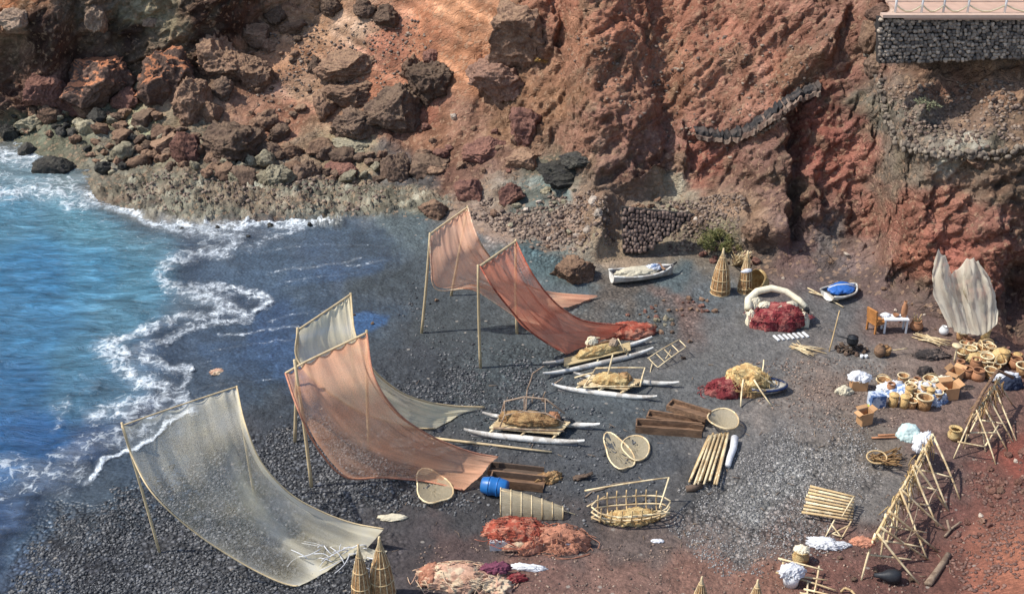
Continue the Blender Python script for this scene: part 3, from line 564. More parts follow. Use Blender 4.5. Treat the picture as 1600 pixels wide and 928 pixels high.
def cloth(name, cols, m, parent, ns=70, nt_=34, wr=.05, seed=1, bunch=None, hem=.0, sc=1.0, tatter=0.0):
    """cols: edge-to-edge list of polylines of world points; a smooth sheet through them with small folds running along it"""
    G_ = np.array([catmull([tuple(p) for p in c], ns) for c in cols]); S = np.array([catmull(G_[:, i], nt_) for i in range(ns)])     # ns x nt x 3
    U, Vv = np.meshgrid(np.linspace(0, 1, ns), np.linspace(0, 1, nt_), indexing='ij')
    q = np.stack([U * 1.5, Vv * 9, 0 * U + seed], -1); k = np.sin(np.pi * np.clip(U * 1.3, 0, 1)) * .8 + .35 * U
    f = fbm(q, sc, 4, .55) * wr * k
    S[..., 2] += f; S[..., 0] += f * .5; S[..., 1] -= f * .4
    sag = np.abs(np.sin(Vv * math.pi * 7 + seed)) * .13 * np.exp(-U * 14); S[..., 2] -= sag
    if tatter:
        for c_, s_ in ((0, 1), (-1, -1)):
            S[:, c_] += (S[:, 1 if c_ == 0 else -2] - S[:, c_]) * (fbm(q * np.array([8, 0, 1]) + c_, 1, 3)[:, 0:1] * tatter)
        S[-1] += (S[-2] - S[-1]) * fbm(q * 3, 1, 3)[-1][:, None] * tatter * 2
    S[..., 2] = np.maximum(S[..., 2], .03 + .02 * np.abs(f))
    idx = np.arange(ns * nt_).reshape(ns, nt_); Q = np.stack([idx[:-1, :-1], idx[1:, :-1], idx[1:, 1:], idx[:-1, 1:]], -1).reshape(-1, 4)
    b = bunch(U, Vv) if bunch else 0 * U
    b = b + hem * (np.exp(-Vv * 34) + np.exp(-(1 - Vv) * 34) + np.exp(-(1 - U) * 26) + np.exp(-U * 60))
    o = mesh_np(name, S.reshape(-1, 3) - np.array(parent['_o']), Q, m, True, dict(Bunch=b.reshape(-1)))
    l = o.data.uv_layers.new(name='UVMap'); vi = np.empty(len(o.data.loops), np.int32); o.data.loops.foreach_get('vertex_index', vi)
    uv = np.stack([Vv.reshape(-1)[vi], U.reshape(-1)[vi]], -1); l.data.foreach_set('uv', uv.astype(np.float32).ravel()); o.parent = parent; return o

# ---------------------------------------------------------------- boulders
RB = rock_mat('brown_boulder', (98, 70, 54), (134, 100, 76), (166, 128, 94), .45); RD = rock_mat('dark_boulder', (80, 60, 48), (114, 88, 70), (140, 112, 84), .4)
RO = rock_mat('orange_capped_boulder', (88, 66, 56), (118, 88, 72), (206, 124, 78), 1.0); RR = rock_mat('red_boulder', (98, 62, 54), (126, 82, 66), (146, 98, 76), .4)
RG = rock_mat('olive_shore_rock', (112, 100, 78), (148, 136, 106), (166, 156, 126), .4, .18); RK = rock_mat('wet_black_rock', (46, 44, 44), (74, 70, 60)); RT = rock_mat('tan_ledge_rock', (128, 100, 80), (160, 130, 104), (170, 140, 112), .4); RP = rock_mat('pale_stone', (168, 150, 132), (190, 170, 148))  # RT: paleness paints the sunlit patches on the shaded wall
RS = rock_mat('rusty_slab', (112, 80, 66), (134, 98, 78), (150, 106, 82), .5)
BOULD = [  # px, py, w, h, material, cuts, label
 (152, 122, 112, 84, RO, 6, 'widest reddish boulder at the foot of the shaded cliff wall on the far left'),
 (262, 112, 100, 92, RO, 8, 'big boulder with an orange cap left of the upright slab'), (298, 153, 62, 72, RB, 9, 'upright slab-shaped brown boulder with a shaded right side'),
 (345, 84, 78, 72, RB, 9, 'jagged grey-brown boulder at the upper edge of the boulder field'), (392, 105, 66, 58, RB, 8, 'squat boulder right of the jagged grey-brown one'),
 (360, 216, 100, 76, RD, 6, 'largest dark boulder with a sloping flat left face above the shore shelf'), (294, 233, 52, 54, RR, 4, 'round reddish-brown boulder left of the largest dark boulder'),
 (418, 233, 58, 36, RD, 5, 'low dark boulder touching the right foot of the largest dark boulder'), (346, 136, 42, 40, RD, 7, 'small dark boulder right of the upright slab'), (330, 172, 38, 36, RB, 7, 'brown rock wedged below the upright slab'),
 (412, 182, 46, 36, RB, 7, 'brown boulder just above the largest dark boulder on its right'), (436, 205, 34, 32, RD, 5, 'rounded dark rock beside the patch of orange soil'), (505, 160, 46, 48, RB, 3, 'round olive-brown boulder at the left end of the middle cluster'),
 (546, 143, 82, 42, RB, 7, 'long low grey boulder behind the round olive-brown one'), (548, 100, 104, 44, RB, 8, 'long layered boulder lying across the orange scree'), (495, 100, 26, 32, RD, 7, 'small dark rock at the left tip of the layered boulder'),
 (560, 188, 82, 56, RD, 6, 'triangular dark boulder below the round olive-brown one'), (618, 166, 98, 78, RD, 6, 'bulky brown boulder in the middle of the cluster below the scree'), (672, 116, 72, 70, RD, 6, 'tall dark boulder standing on top of the cluster below the scree'), (645, 105, 36, 40, RB, 6, 'brown rock leaning on the left of the tall dark boulder'),
 (674, 88, 26, 24, RR, 5, 'small reddish rock balanced on top of the tall dark boulder'), (622, 256, 52, 62, RD, 7, 'dark pitted boulder standing alone above the shore shelf'), (672, 248, 58, 44, RD, 6, 'dark boulder in the shade right of the pitted one'),
 (735, 299, 48, 42, RR, 7, 'reddish peaked rock above the rear nets'), (796, 300, 46, 36, RR, 5, 'rounded reddish rock right of the peaked one'), (678, 326, 46, 36, RB, 8, 'craggy brown rock at the sand edge behind the rear nets'),
 (782, 112, 100, 66, RS, 4, 'flat-topped rusty slab resting on the right side of the orange scree'), (86, 264, 56, 38, RK, 7, 'black rock standing in the white foam'), (48, 184, 54, 28, RG, 7, 'green-tinged flat rock at the water near the shaded cliff'),
 (14, 206, 30, 30, RK, 6, 'black rock at the left border between cliff and foam'), (44, 234, 30, 22, RK, 6, 'small wet rock with foam all round it'), (426, 276, 70, 42, RG, 6, 'pale olive boulder on the shore shelf below the dark boulders'), (372, 274, 40, 30, RG, 5, 'rounded olive rock left of the pale olive boulder'),
 (482, 262, 38, 34, RD, 5, 'rounded dark rock between the shelf and the boulders'), (262, 216, 54, 34, RB, 6, 'brown rock left of the round reddish-brown boulder'), (456, 232, 42, 30, RB, 6, 'mid-brown rock under the orange soil patch'), (508, 232, 50, 30, RB, 6, 'flat brown rock lying in front of the triangular boulder'),
 (548, 228, 86, 26, RG, 6, 'long pale green slab above the pitted boulder'), (536, 262, 60, 24, RR, 7, 'low reddish rock bed left of the pitted boulder'), (820, 250, 60, 34, RB, 8, 'brown rocks outcrop at the foot of the cliff'), (886, 264, 104, 34, RK, 5, 'long grey wedge of rock leaning at the cliff foot'), (905, 246, 62, 22, RK, 5, 'dark green flat rock on top of the grey wedge'),
 (760, 232, 70, 42, RR, 7, 'reddish boulder just below the rusty slab'), (818, 195, 60, 60, RR, 8, 'cracked red-brown boulder right of the rusty slab'), (816, 42, 96, 92, RB, 7, 'tall columnar brown block at the top edge above the scree'), (602, 22, 40, 38, RD, 6, 'dark rock at the top edge of the scree'), (570, 10, 36, 34, RD, 6, 'dark rock at the top border left of the columnar block'),
 (516, 8, 42, 26, RD, 6, 'dark angular rock at the top border above the pale scree'), (460, 36, 48, 22, RB, 7, 'brown rubble rock at the upper left of the scree'), (402, 48, 40, 32, RB, 7, 'brown rock between shaded cliff and scree'), (420, 66, 36, 24, RB, 7, 'flat rock at the top left of the orange scree'), (430, 20, 34, 26, RD, 7, 'dark rock at the top of the shaded cliff corner'),
 (895, 416, 68, 60, RB, 10, 'brown cone-shaped rock on the sand between the rear net and the white boat'), (132, 38, 26, 20, RT, 7, 'pale sunlit-toned block halfway up the shaded cliff'), (160, 20, 28, 40, RT, 6, 'upright pale block high on the shaded cliff wall'), (228, 36, 26, 14, RT, 6, 'small sunlit ledge rock on the shaded cliff wall'),
 (40, 18, 44, 28, RT, 7, 'pale rubble block in the top left corner'), (66, 138, 64, 44, RR, 6, 'low reddish boulder left of the widest reddish boulder'), (115, 160, 60, 36, RR, 6, 'reddish ledge boulder below the widest reddish boulder'), (200, 152, 60, 34, RR, 6, 'dark red rock between the two big orange-topped boulders'),
 (1175, 370, 44, 34, RB, 7, 'brown rock beside the green bush'), (1360, 52, 34, 60, RB, 7, 'brown rock buttressing the left end of the retaining wall'), (1366, 98, 40, 40, RD, 8, 'dark rock under the left end of the retaining wall'), (1372, 16, 36, 24, RS, 7, 'rusty rock at the left end of the roped path'), (1540, 245, 60, 24, RB, 6, 'grey ledge rock under the upper terrace'), (1000, 330, 34, 20, RG, 6, 'pale rock on the corner of the dry stone terrace wall')]
def put_rock(px, py, w, h, m, seed, cuts, label, cat='boulder', name='boulder', sub=5, group=None, lift=.12, rough=.15):
    c = W(px, py + h * .22); k = FOC / (c - Vector((0, 0, CAMH))).length; V, F = rock_mesh(sub, seed, cuts, rough); r = random.Random(seed)
    sx = w / k * .56; sz = h / k * .60; sy = (sx + sz) * .5 * r.uniform(.9, 1.15)
    R = np.array(Euler((r.uniform(0, 6), r.uniform(0, 6), r.uniform(0, 6))).to_matrix()); V = V @ R.T
    V = V / np.abs(V).max(0)
    n = V.copy(); return lump(n, F, c + Vector((0, 0, sz * lift)), (sx, sy, sz), (0, 0, 0), name, m, label, cat, group)
for i, (px, py, w, h, m, cu, lb) in enumerate(BOULD): put_rock(px, py, w, h, m, 100 + i, cu + 3, lb, sub=6 if w > 60 else 5)

# loose smaller rocks: copies of eight shapes
protos = []
for i in range(8):
    V, F = rock_mesh(4, 500 + i, 9 + i % 4, .17); V = V / np.abs(V).max(0)
    me = bpy.data.meshes.new('small_rock'); me.from_pydata(V.tolist(), [], F.tolist()); me.polygons.foreach_set('use_smooth', [True] * len(me.polygons)); protos.append(me)
mesh_by = {}
def small_rock(px, py, wpx, m, label, group, name='small_rock', flat=.75, cat='rock', sink=.1):
    c = W(px, py); k = FOC / (c - Vector((0, 0, CAMH))).length; i = random.randrange(8); key = (i, m.name)
    if key not in mesh_by: mm = protos[i].copy(); mm.materials.append(m); mesh_by[key] = mm
    o = bpy.data.objects.new(name, mesh_by[key]); scene.collection.objects.link(o); s_ = wpx / k * .5
    o.scale = (s_ * random.uniform(.85, 1.2), s_ * random.uniform(.8, 1.1), s_ * flat * random.uniform(.8, 1.1)); o.rotation_euler = (random.uniform(-.5, .5), random.uniform(-.5, .5), random.uniform(0, 6.3))
    o.location = c + Vector((0, 0, s_ * flat * (.5 - sink))); return tag(o, label, cat, group)
def scatter(poly, n, lo, hi, mats, label, group, spacing=.62, **k):
    xs = [p[0] for p in poly]; ys = [p[1] for p in poly]; got = []; t = 0
    while len(got) < n and t < n * 60:
        t += 1; x, y = random.uniform(min(xs), max(xs)), random.uniform(min(ys), max(ys))
        if not inpoly(np.array([x]), np.array([y]), poly)[0]: continue
        w = lo + (hi - lo) * random.random() ** 2.2
        if any(math.hypot(x - a, (y - b) * 1.3) < (w + c) * .5 * spacing for a, b, c in got): continue
        got.append((x, y, w)); small_rock(x, y, w, random.choice(mats), label, group, **k)
scatter([(175, 190), (300, 190), (330, 250), (600, 240), (600, 285), (340, 285), (180, 250)], 62, 20, 54, [RB, RD, RB, RD, RG], 'small brown rock jammed between the big boulders above the shore shelf', 'small rocks between the big boulders')
scatter([(30, 175), (120, 175), (260, 185), (250, 255), (165, 275), (110, 222), (20, 200)], 50, 14, 42, [RG, RB, RK, RB], 'small sea-worn shore rock beside the foam at the far left', 'small rocks along the foamy inlet')
scatter([(380, 70), (470, 50), (500, 150), (470, 190), (350, 180)], 16, 9, 22, [RB, RD], 'small dark rock strewn on the left part of the orange scree', 'small rocks on the scree')
scatter([(620, 200), (720, 190), (820, 215), (830, 275), (700, 290)], 20, 12, 32, [RR, RB], 'small reddish rock strewn below the rusty slab', 'small reddish rocks below the slab')
scatter([(700, 340), (770, 335), (830, 390), (940, 405), (935, 300), (850, 290), (780, 320)], 24, 9, 24, [RG, RP, RB], 'small pale stone on the rubble slope behind the rear nets', 'pale stones behind the rear nets', spacing=.8)
scatter([(1000, 315), (1060, 310), (1090, 345), (1040, 335), (985, 322)], 20, 8, 13, [RG, RP, RB], 'pale fist-like stone topping the dry stone terrace wall', 'loose stones on the terrace wall', spacing=.75)
scatter([(1010, 480), (1050, 465), (1110, 470), (1120, 495), (1020, 500), (960, 490)], 26, 6, 12, [RR, RB], 'small reddish stone in the patch of stones before the white boat', 'reddish stones in front of the white boat', spacing=.8)
scatter([(1020, 500), (1060, 495), (1050, 525), (1020, 528)], 8, 8, 15, [RD, RB, RG], 'grey stone at the end of the red net', 'grey stones at the red net end', spacing=.8)
scatter([(1080, 385), (1110, 375), (1180, 400), (1190, 420), (1130, 415), (1075, 400)], 14, 8, 18, [RR, RB], 'dark red stone at the foot of the slope by the cone traps', 'red stones by the cone traps', spacing=.8)
scatter([(1390, 470), (1450, 478), (1470, 510), (1440, 525), (1400, 505)], 10, 5, 9, [RR, RB, RP], 'small reddish stone behind the white table', 'stones behind the white table', spacing=.8)
scatter([(1560, 500), (1600, 490), (1600, 560), (1560, 545)], 5, 8, 16, [RR, RB], 'reddish stone right of the hanging cream net', 'stones right of the hanging net', spacing=.8)
scatter([(1545, 720), (1600, 700), (1600, 790), (1560, 820), (1500, 860), (1480, 850), (1540, 780)], 20, 9, 18, [RR, RR, RS, RP], 'rust-red stone on the bank at the lower right', 'red stones on the lower right bank', spacing=.72)
scatter([(1300, 380), (1400, 390), (1400, 470), (1200, 440), (1240, 390)], 8, 6, 10, [RR, RP, RB], 'small stone on the reddish slope behind the blue boat', 'stones on the slope behind the blue boat', spacing=1)
for (x, y, w) in ((422, 354, 12), (484, 354, 12), (388, 371, 9), (340, 356, 8), (285, 358, 7)): small_rock(x, y, w, RK, 'little black rock poking out of the swash', 'black rocks in the swash', sink=0)
small_rock(1324, 398, 14, RP, 'lone pale stone on the slope above the blue boat', None, flat=.4); small_rock(709, 184, 14, RP, 'lone whitish stone right of the bulky brown boulder', None)
for x, y, w in ((850, 628, 9), (1078, 534, 10), (582, 505, 7), (553, 492, 6), (682, 470, 8), (1068, 560, 8)): small_rock(x, y, w, RD, 'single dark stone lying on the open black sand', 'dark stones on the open sand')

# pebbles nobody could count
def pebbles(name, label, polys, n, lo, hi, m):
    V0, F0 = ico(1); allV = []; allF = []; k = 0; cols = []
    for poly, share in polys:
        xs = [p[0] for p in poly]; ys = [p[1] for p in poly]; N_ = int(n * share); x = rng.uniform(min(xs), max(xs), N_ * 3); y = rng.uniform(min(ys), max(ys), N_ * 3)
        jj = fbm(np.stack([x * .02, y * .03, 0 * x + 5], -1), 1, 3); ins = inpoly(x + jj * 40, y + jj * 30, poly) & (jj + rng.uniform(-.6, .6, len(x)) > -.25); x, y = x[ins][:N_], y[ins][:N_]
        C_ = ext(POS, x, y); s_ = lo + (hi - lo) * rng.random(len(x)) ** 2.5; S_ = s_[:, None] * rng.uniform(.7, 1.25, (len(x), 3)); S_[:, 2] *= .7; a = rng.uniform(0, 6.28, len(x))
        Vn = V0[None] * S_[:, None] * (1 + .16 * rng.normal(size=(len(x), len(V0), 1))); Vx = Vn[..., 0] * np.cos(a)[:, None] - Vn[..., 1] * np.sin(a)[:, None]; Vy = Vn[..., 0] * np.sin(a)[:, None] + Vn[..., 1] * np.cos(a)[:, None]
        Vn = np.stack([Vx, Vy, Vn[..., 2]], -1) + C_[:, None] + np.array([0, 0, .25])[None, None] * S_[:, None, 2:3] * 1.6
        allV.append(Vn.reshape(-1, 3)); base = k + np.arange(len(x)) * len(V0); allF.append((F0[None] + base[:, None, None]).reshape(-1, 3)); k += len(x) * len(V0); cols.append(np.repeat(rng.random(len(x)) ** 1.6, len(V0)))
    return tag(mesh_np(name, np.concatenate(allV), np.concatenate(allF), m, True, dict(Shade=np.concatenate(cols))), label, 'pebbles', kind='stuff')
def pebble_mat(name, a, b):
    m, nt, nd, lk, bs = mat(name); lk.new(ramp(nt, attr(nt, 'Shade'), [(0, tuple(lin(a))), (1, tuple(lin(b)))]), bs.inputs['Base Color']); bs.inputs['Roughness'].default_value = .75; return m
SHOREP = [(pz[0], .62), ([(500, 700), (720, 760), (740, 800), (600, 800), (500, 760)], .08), ([(600, 600), (850, 560), (860, 640), (640, 650)], .07), ([(640, 420), (700, 520), (860, 560), (1000, 700), (1040, 800), (760, 820), (620, 780)], .09)]
pebbles('pebbles', 'grey pebbles covering the dark sand along the lower left shore', SHOREP, 34000, .012, .066, pebble_mat('grey_pebble', (42, 44, 48), (118, 117, 116)))
pebbles('light_gravel', 'light grey fine gravel spread in the right centre of the beach', [([(1040, 820), (1120, 720), (1200, 670), (1340, 640), (1380, 740), (1280, 870), (1120, 900)], .8), ([(1150, 700), (1300, 690), (1290, 800), (1150, 820)], .2)], 13000, .008, .04, pebble_mat('light_gravel', (92, 90, 88), (165, 160, 154)))
pebbles('gravel', 'fine brown and grey grit strewn over the reddish ground', [([(850, 860), (1300, 840), (1500, 700), (1600, 640), (1600, 700), (1480, 860), (1440, 960), (640, 960), (640, 860)], .6), ([(1150, 560), (1400, 560), (1420, 660), (1350, 680), (1200, 640)], .4)], 5000, .012, .05, pebble_mat('brown_grit', (70, 54, 48), (170, 145, 126)))
pebbles('slope_rubble', 'loose rubble clinging to the cliff ledges and slopes', [([(700, 330), (940, 300), (960, 400), (860, 390)], .2), ([(1060, 300), (1180, 330), (1150, 390), (1020, 400)], .12), ([(860, 40), (1300, 60), (1280, 160), (1100, 260), (880, 120)], .05), ([(1370, 120), (1600, 120), (1600, 235), (1420, 235)], .13), ([(380, 60), (640, 20), (700, 120), (560, 150), (400, 180)], .12), ([(180, 270), (600, 285), (600, 335), (200, 330)], .12)], 8000, .03, .13, pebble_mat('rubble_stone', (78, 62, 54), (150, 130, 112)))
pebbles('red_rubble', 'rust-red crumbs of rock on the bank at the lower right', [([(1480, 870), (1550, 740), (1600, 690), (1640, 760), (1600, 900), (1500, 940)], 1.0)], 1800, .012, .08, pebble_mat('red_rubble', (84, 60, 52), (132, 98, 84)))

def cords(parent, c, size, n, m, name='loose_cords', r=.013):
    """loose strands trailing over and off a heap"""
    mb = MB()
    for i in range(n):
        a = random.uniform(0, 6.3); u = random.uniform(.2, .9); p = []
        for k in range(7):
            a += random.uniform(-.5, .5); u = min(1.25, u + random.uniform(-.15, .28)); zz = math.sqrt(max(0, 1 - min(1, u) ** 2)) * size[2] * 1.05
            p.append(Vector(c) + Vector((size[0] * u * math.cos(a), size[1] * u * math.sin(a), zz + .03)))
        mb.tube([Vector(q) for q in catmull([tuple(q) for q in p], 14)], r, 4)
    return mb.build(name, m, parent)

# ---------------------------------------------------------------- materials of the things
BAM = simple('bamboo', (200, 168, 118), .6, .22, 5, .2, stretch=(1, 1, 1)); BAMP = simple('pale_bamboo', (222, 200, 156), .6, .28, 5, .2, c2=(190, 162, 118)); GREYW = simple('weathered_wood', (150, 128, 106), .85, .3, 5, .4, c2=(120, 98, 80))
WOOD = simple('brown_timber', (132, 100, 74), .8, .3, 4, .4, c2=(106, 80, 60), stretch=(1, 5, 5)); WICK = simple('wicker', (188, 142, 92), .8, .4, 22, .8, c2=(150, 108, 68)); TERRA = simple('terracotta', (158, 108, 74), .8, .2, 4, .2); CARD = simple('cardboard', (190, 142, 96), .85, .15, 3, .1)
WHITE = simple('white_paint', (216, 216, 214), .5, .1, 3, .1); CREAM = simple('cream_cloth', (226, 214, 184), .85, .14, 5, .5, transl=.15); WCLOTH = simple('white_cloth', (226, 226, 228), .8, .14, 5, .5, transl=.15); BLUCL = simple('blue_white_cloth', (214, 218, 226), .8, .15, 9, .5, c2=(110, 136, 178), transl=.1)
STRIPE = simple('blue_striped_cloth', (206, 214, 226), .8, .2, 7, .4, c2=(84, 112, 160)); BLUE = simple('blue_plastic', (28, 104, 176), .35, .12, 3, .1, .5); TARP = simple('blue_tarpaulin', (36, 96, 176), .45, .2, 4, .5, .5); BLACK = simple('black_rubber', (40, 42, 46), .5, .2, 4, .1); SOOT = simple('sooty_cloth', (52, 46, 44), .9, .4, 6, .6, c2=(96, 82, 74))
HULLW = simple('hull_white', (208, 204, 194), .5, .18, 5, .3, .4, c2=(168, 160, 148)); HULLG = simple('hull_grey', (116, 112, 112), .6, .15, 3, .2); ROPE = simple('rope', (214, 196, 160), .9, .2, 8, .2); DKPLANK = simple('dark_plank', (96, 78, 64), .85, .3, 5, .4, stretch=(1, 5, 5)); YPLANK = simple('pale_plank', (204, 178, 128), .75, .25, 5, .3, stretch=(1, 5, 5))
REDN = simple('red_netting', (166, 78, 58), .95, .45, 7, .9, c2=(190, 124, 98)); CRIM = simple('crimson_netting', (128, 46, 50), .95, .45, 7, .9, c2=(164, 92, 84)); PINKN = simple('pink_netting', (202, 156, 128), .95, .35, 6, .8, c2=(214, 188, 154)); YELN = simple('straw_netting', (206, 176, 118), .95, .35, 8, .9, c2=(186, 146, 90)); BROWNN = simple('brown_reed', (150, 112, 72), .95, .4, 10, .9, c2=(176, 140, 92)); SALM = simple('salmon_netting', (188, 126, 98), .95, .3, 7, .9)
POLE = simple('cane_pole', (196, 172, 130), .7, .2, 4, .2); MAUVE = simple('mauve_rag', (120, 62, 82), .9, .3, 6, .7); GREENP = simple('yellow_green_fruit', (190, 190, 70), .6, .2, 9, .3)

# ---------------------------------------------------------------- upper right: retaining wall, path, rope fence; terrace wall; stairs; bush
def stone_face(name, label, pts, wmin, m, loc, group=None, thick=.35, mortar=None, rag=.2):
    """pts(u, v) -> world point on the wall face; courses of rough stones laid over a core"""
def stones_wall(name, label, quad, courses, per, depth, mstones, mcore, out):
    a, b, c, d = [Vector(q) for q in quad]        # lower left, lower right, upper right, upper left
    t = thing(name, label, 'stone wall', (a + b) / 2); out = Vector(out).normalized(); core = MB(); back = -out * depth * 2.4
    vs = [a, b, c, d, a + back, b + back, c + back, d + back]; core.add(vs, [(0, 1, 2, 3), (5, 4, 7, 6), (3, 2, 6, 7), (1, 5, 6, 2), (4, 0, 3, 7)]); core.build('wall_core', mcore, t, False)
    V0, F0 = ico(2); allV = []; allF = []; sh = []; k = 0
    for i in range(courses):
        vv = (i + .5) / courses; Lr = (a.lerp(d, vv) - b.lerp(c, vv)).length; Lm = max((b - a).length, (c - d).length); n_ = max(2, int(per * Lr / Lm)) + random.randint(-1, 1)
        for j in range(n_):
            v = (i + .5 + random.uniform(-.28, .28)) / courses; u = (j + .5 * (i % 2) + random.uniform(-.25, .25)) / n_
            if u < 0 or u > 1: continue
            p = a.lerp(b, u).lerp(d.lerp(c, u), v); w = Lm / per * .56 * random.uniform(.75, 1.2); h = (d - a).length / courses * .58 * random.uniform(.75, 1.2); h = max(h, .02)
            x = (b - a).normalized(); z = (d - a).normalized(); S = np.array(V0) * (1 + .13 * rng.normal(size=(len(V0), 1)))
            S = np.sign(S) * np.abs(S) ** .8
            Q = S[:, :1] * np.array(x) * w + S[:, 1:2] * np.array(out) * depth * .55 + S[:, 2:3] * np.array(z) * h + np.array(p + out * depth * .1)
            allV.append(Q); allF.append(F0 + k); k += len(V0); sh.append(np.full(len(V0), random.random()))
    o = mesh_np('stonework', np.concatenate(allV) - np.array(t['_o']), np.concatenate(allF), mstones, True, dict(Shade=np.concatenate(sh))); o.parent = t; return t
def stone_attr_mat(name, a, b):
    m, nt, nd, lk, bs = mat(name); pos = nn(nt, 'ShaderNodeNewGeometry').outputs['Position']; c = ramp(nt, attr(nt, 'Shade'), [(0, tuple(lin(a))), (.7, tuple((lin(a) + lin(b)) / 2)), (1, tuple(lin(b)))])
    lk.new(mixc(nt, 1.0, c, ramp(nt, noise(nt, pos, 8, 5, .7), [(.3, .6), (.7, 1.35)]), 'MULTIPLY'), bs.inputs['Base Color']); bs.inputs['Roughness'].default_value = .9; lk.new(bumpn(nt, noise(nt, pos, 10, 5, .7), .7, .05), bs.inputs['Normal']); return m
BASALT = stone_attr_mat('basalt_stone', (80, 74, 70), (176, 160, 142)); REDST = stone_attr_mat('reddish_wall_stone', (84, 68, 62), (142, 120, 106)); MORT = simple('dark_joint', (48, 44, 42), .95, .2, 5, .3)
def fr(px, py, back=0.0): p = W(px, py); return p + Vector((0, back, 0))
yb = min(W(x, 105).y for x in (1380, 1450, 1520, 1600, 1640)) - .55
def onplane(px, py, Y): kx, t = rayT(px, py); return Vector((kx * Y, Y, CAMH + Y * t))
tp_ = ext(POS, 1450, 27)[2]
def wallq(x0, x1, yl, yt, Y): return [onplane(x0, yl, Y), onplane(x1, yl, Y), onplane(x1, yt, Y), onplane(x0, yt, Y)]
stones_wall('retaining_wall', 'long grey basalt retaining wall under the roped path at the top right', [onplane(1374, 100, yb), onplane(1780, 84, yb), onplane(1780, 29, yb), onplane(1374, 29, yb)], 12, 62, .22, BASALT, MORT, (0, -1, .05))
pz_ = onplane(1450, 28, yb).z
pb_ = MB(); xl = onplane(1376, 28, yb).x; xr = onplane(1780, 28, yb).x
pb_.box(((xl + xr) / 2 + .45, yb + 1.25, pz_ + .03), (xr - xl - .9, 3.0, .1)); tag(pb_.build('path', simple('pinkish_path', (188, 154, 134), .9, .12, 2.5, .3), None, False, (xl, yb, pz_)), kind='structure')
cop = MB(); cop.box(((xl + xr) / 2, yb - .08, pz_ + .12), (xr - xl, .42, .12)); tag(cop.build('path_kerb', simple('pale_kerb', (198, 168, 148), .9, .1, 3, .2), None, False, (xl, yb, pz_)), kind='structure')
fence = thing('rope_fence', 'low white post-and-rope fence along the path above the retaining wall', 'fence', (xl, yb, pz_)); tops = []
for i, px in enumerate((1399, 1440, 1474, 1512, 1570, 1640)):
    for Y_, hh in ((yb + .1, 1.0), (yb + 2.3, 1.0)):
        b = onplane(px, 26, yb); b = Vector((b.x, Y_, pz_ + .15)); MB().tube([b, b + Vector((0, 0, hh))], .05, 8).build('post', WHITE, fence)
        tops.append((Y_, b + Vector((0, 0, hh * .9))))
for Y_ in (yb + .1, yb + 2.3):
    pts = [p for y, p in tops if y == Y_]; c = []
    for a, b in zip(pts[:-1], pts[1:]): c += [a.lerp(b, t) - Vector((0, 0, .28 * math.sin(math.pi * t))) for t in (0, .2, .4, .6, .8)]
    MB().tube(c + [pts[-1]], .045, 6).build('rope', ROPE, fence)
    MB().tube([p - Vector((0, 0, .55)) for p in c + [pts[-1]]], .04, 6).build('rope', ROPE, fence)
# dry stone terrace wall: front face and a slanting right wing
Yt = W(985, 392).y - .4
a0, a1 = onplane(968, 396, Yt), onplane(1078, 384, Yt + .1); a2, a3 = onplane(1088, 338, Yt + .5), onplane(968, 322, Yt + .3)
stones_wall('terrace_wall', 'dry stone wall holding a small terrace at the cliff foot behind the white boat', [onplane(974, 396, Yt), onplane(1010, 394, Yt), onplane(1086, 336, Yt + .5), onplane(972, 324, Yt + .3)], 11, 20, .2, REDST, MORT, (0, -1, .25))
st = thing('stone_stairway_wall', 'narrow stair wall slanting up the cliff to the upper right, its shadow painted as a dark band', 'stair wall', W(1180, 200))
for nm, off, m, wd, ht in (('shadow_band', 0, simple('path_shadow', (52, 50, 50), .9, .5, 3, .9, c2=(84, 74, 68)), .16, .12), ('stair_edge', 4, simple('pale_stair_edge', (140, 118, 102), .9, .4, 4, .9, c2=(104, 80, 68)), .24, .06)):  # upper dark band is the path ledge's shadow, put in as dark colour
    pts = [W(x, y + off) + Vector((0, -.5, .15)) for x, y in ((1085, 203), (1120, 206), (1150, 205), (1178, 196), (1200, 182), (1225, 164), (1255, 142), (1280, 131))]
    C_ = catmull([tuple(p) for p in pts], 64); mb = MB()
    for i, p in enumerate(C_):
        p = Vector(p); p = p + Vector((random.uniform(-.03, .03), random.uniform(-.1, .1), random.uniform(-.12, .1))); hgt = ht * random.uniform(.75, 1.2) * (.25 + .75 * min(1, i / 18)); mb.v += [p + Vector((0, -wd, -.16)), p + Vector((0, -wd, hgt)), p + Vector((0, wd + .5, hgt)), p + Vector((0, wd + .5, -.16))]
        if i: k = i * 4; mb.f += [(k - 4, k - 3, k + 1, k), (k - 3, k - 2, k + 2, k + 1), (k - 2, k - 1, k + 3, k + 2)]
    mb.build(nm, m, st, False)
def edging(name, label, cat, px_pts, r, m, n, back=.25):
    C_ = catmull([tuple(W(x, y) + Vector((0, -back, .05))) for x, y in px_pts], n); t = thing(name, label, cat, Vector(C_[0])); V0, F0 = ico(2); A_, B_, D_ = [], [], []; k = 0
    for p in C_:
        for _ in range(2): S = V0 * (1 + .14 * rng.normal(size=(len(V0), 1))) * r * rng.uniform(.55, 1.25, 3) + p + rng.normal(size=3) * r * .7; A_.append(S); B_.append(F0 + k); k += len(V0); D_.append(np.full(len(V0), random.random()))
    o = mesh_np('stonework', np.concatenate(A_) - np.array(t['_o']), np.concatenate(B_), m, True, dict(Shade=np.concatenate(D_))); o.parent = t
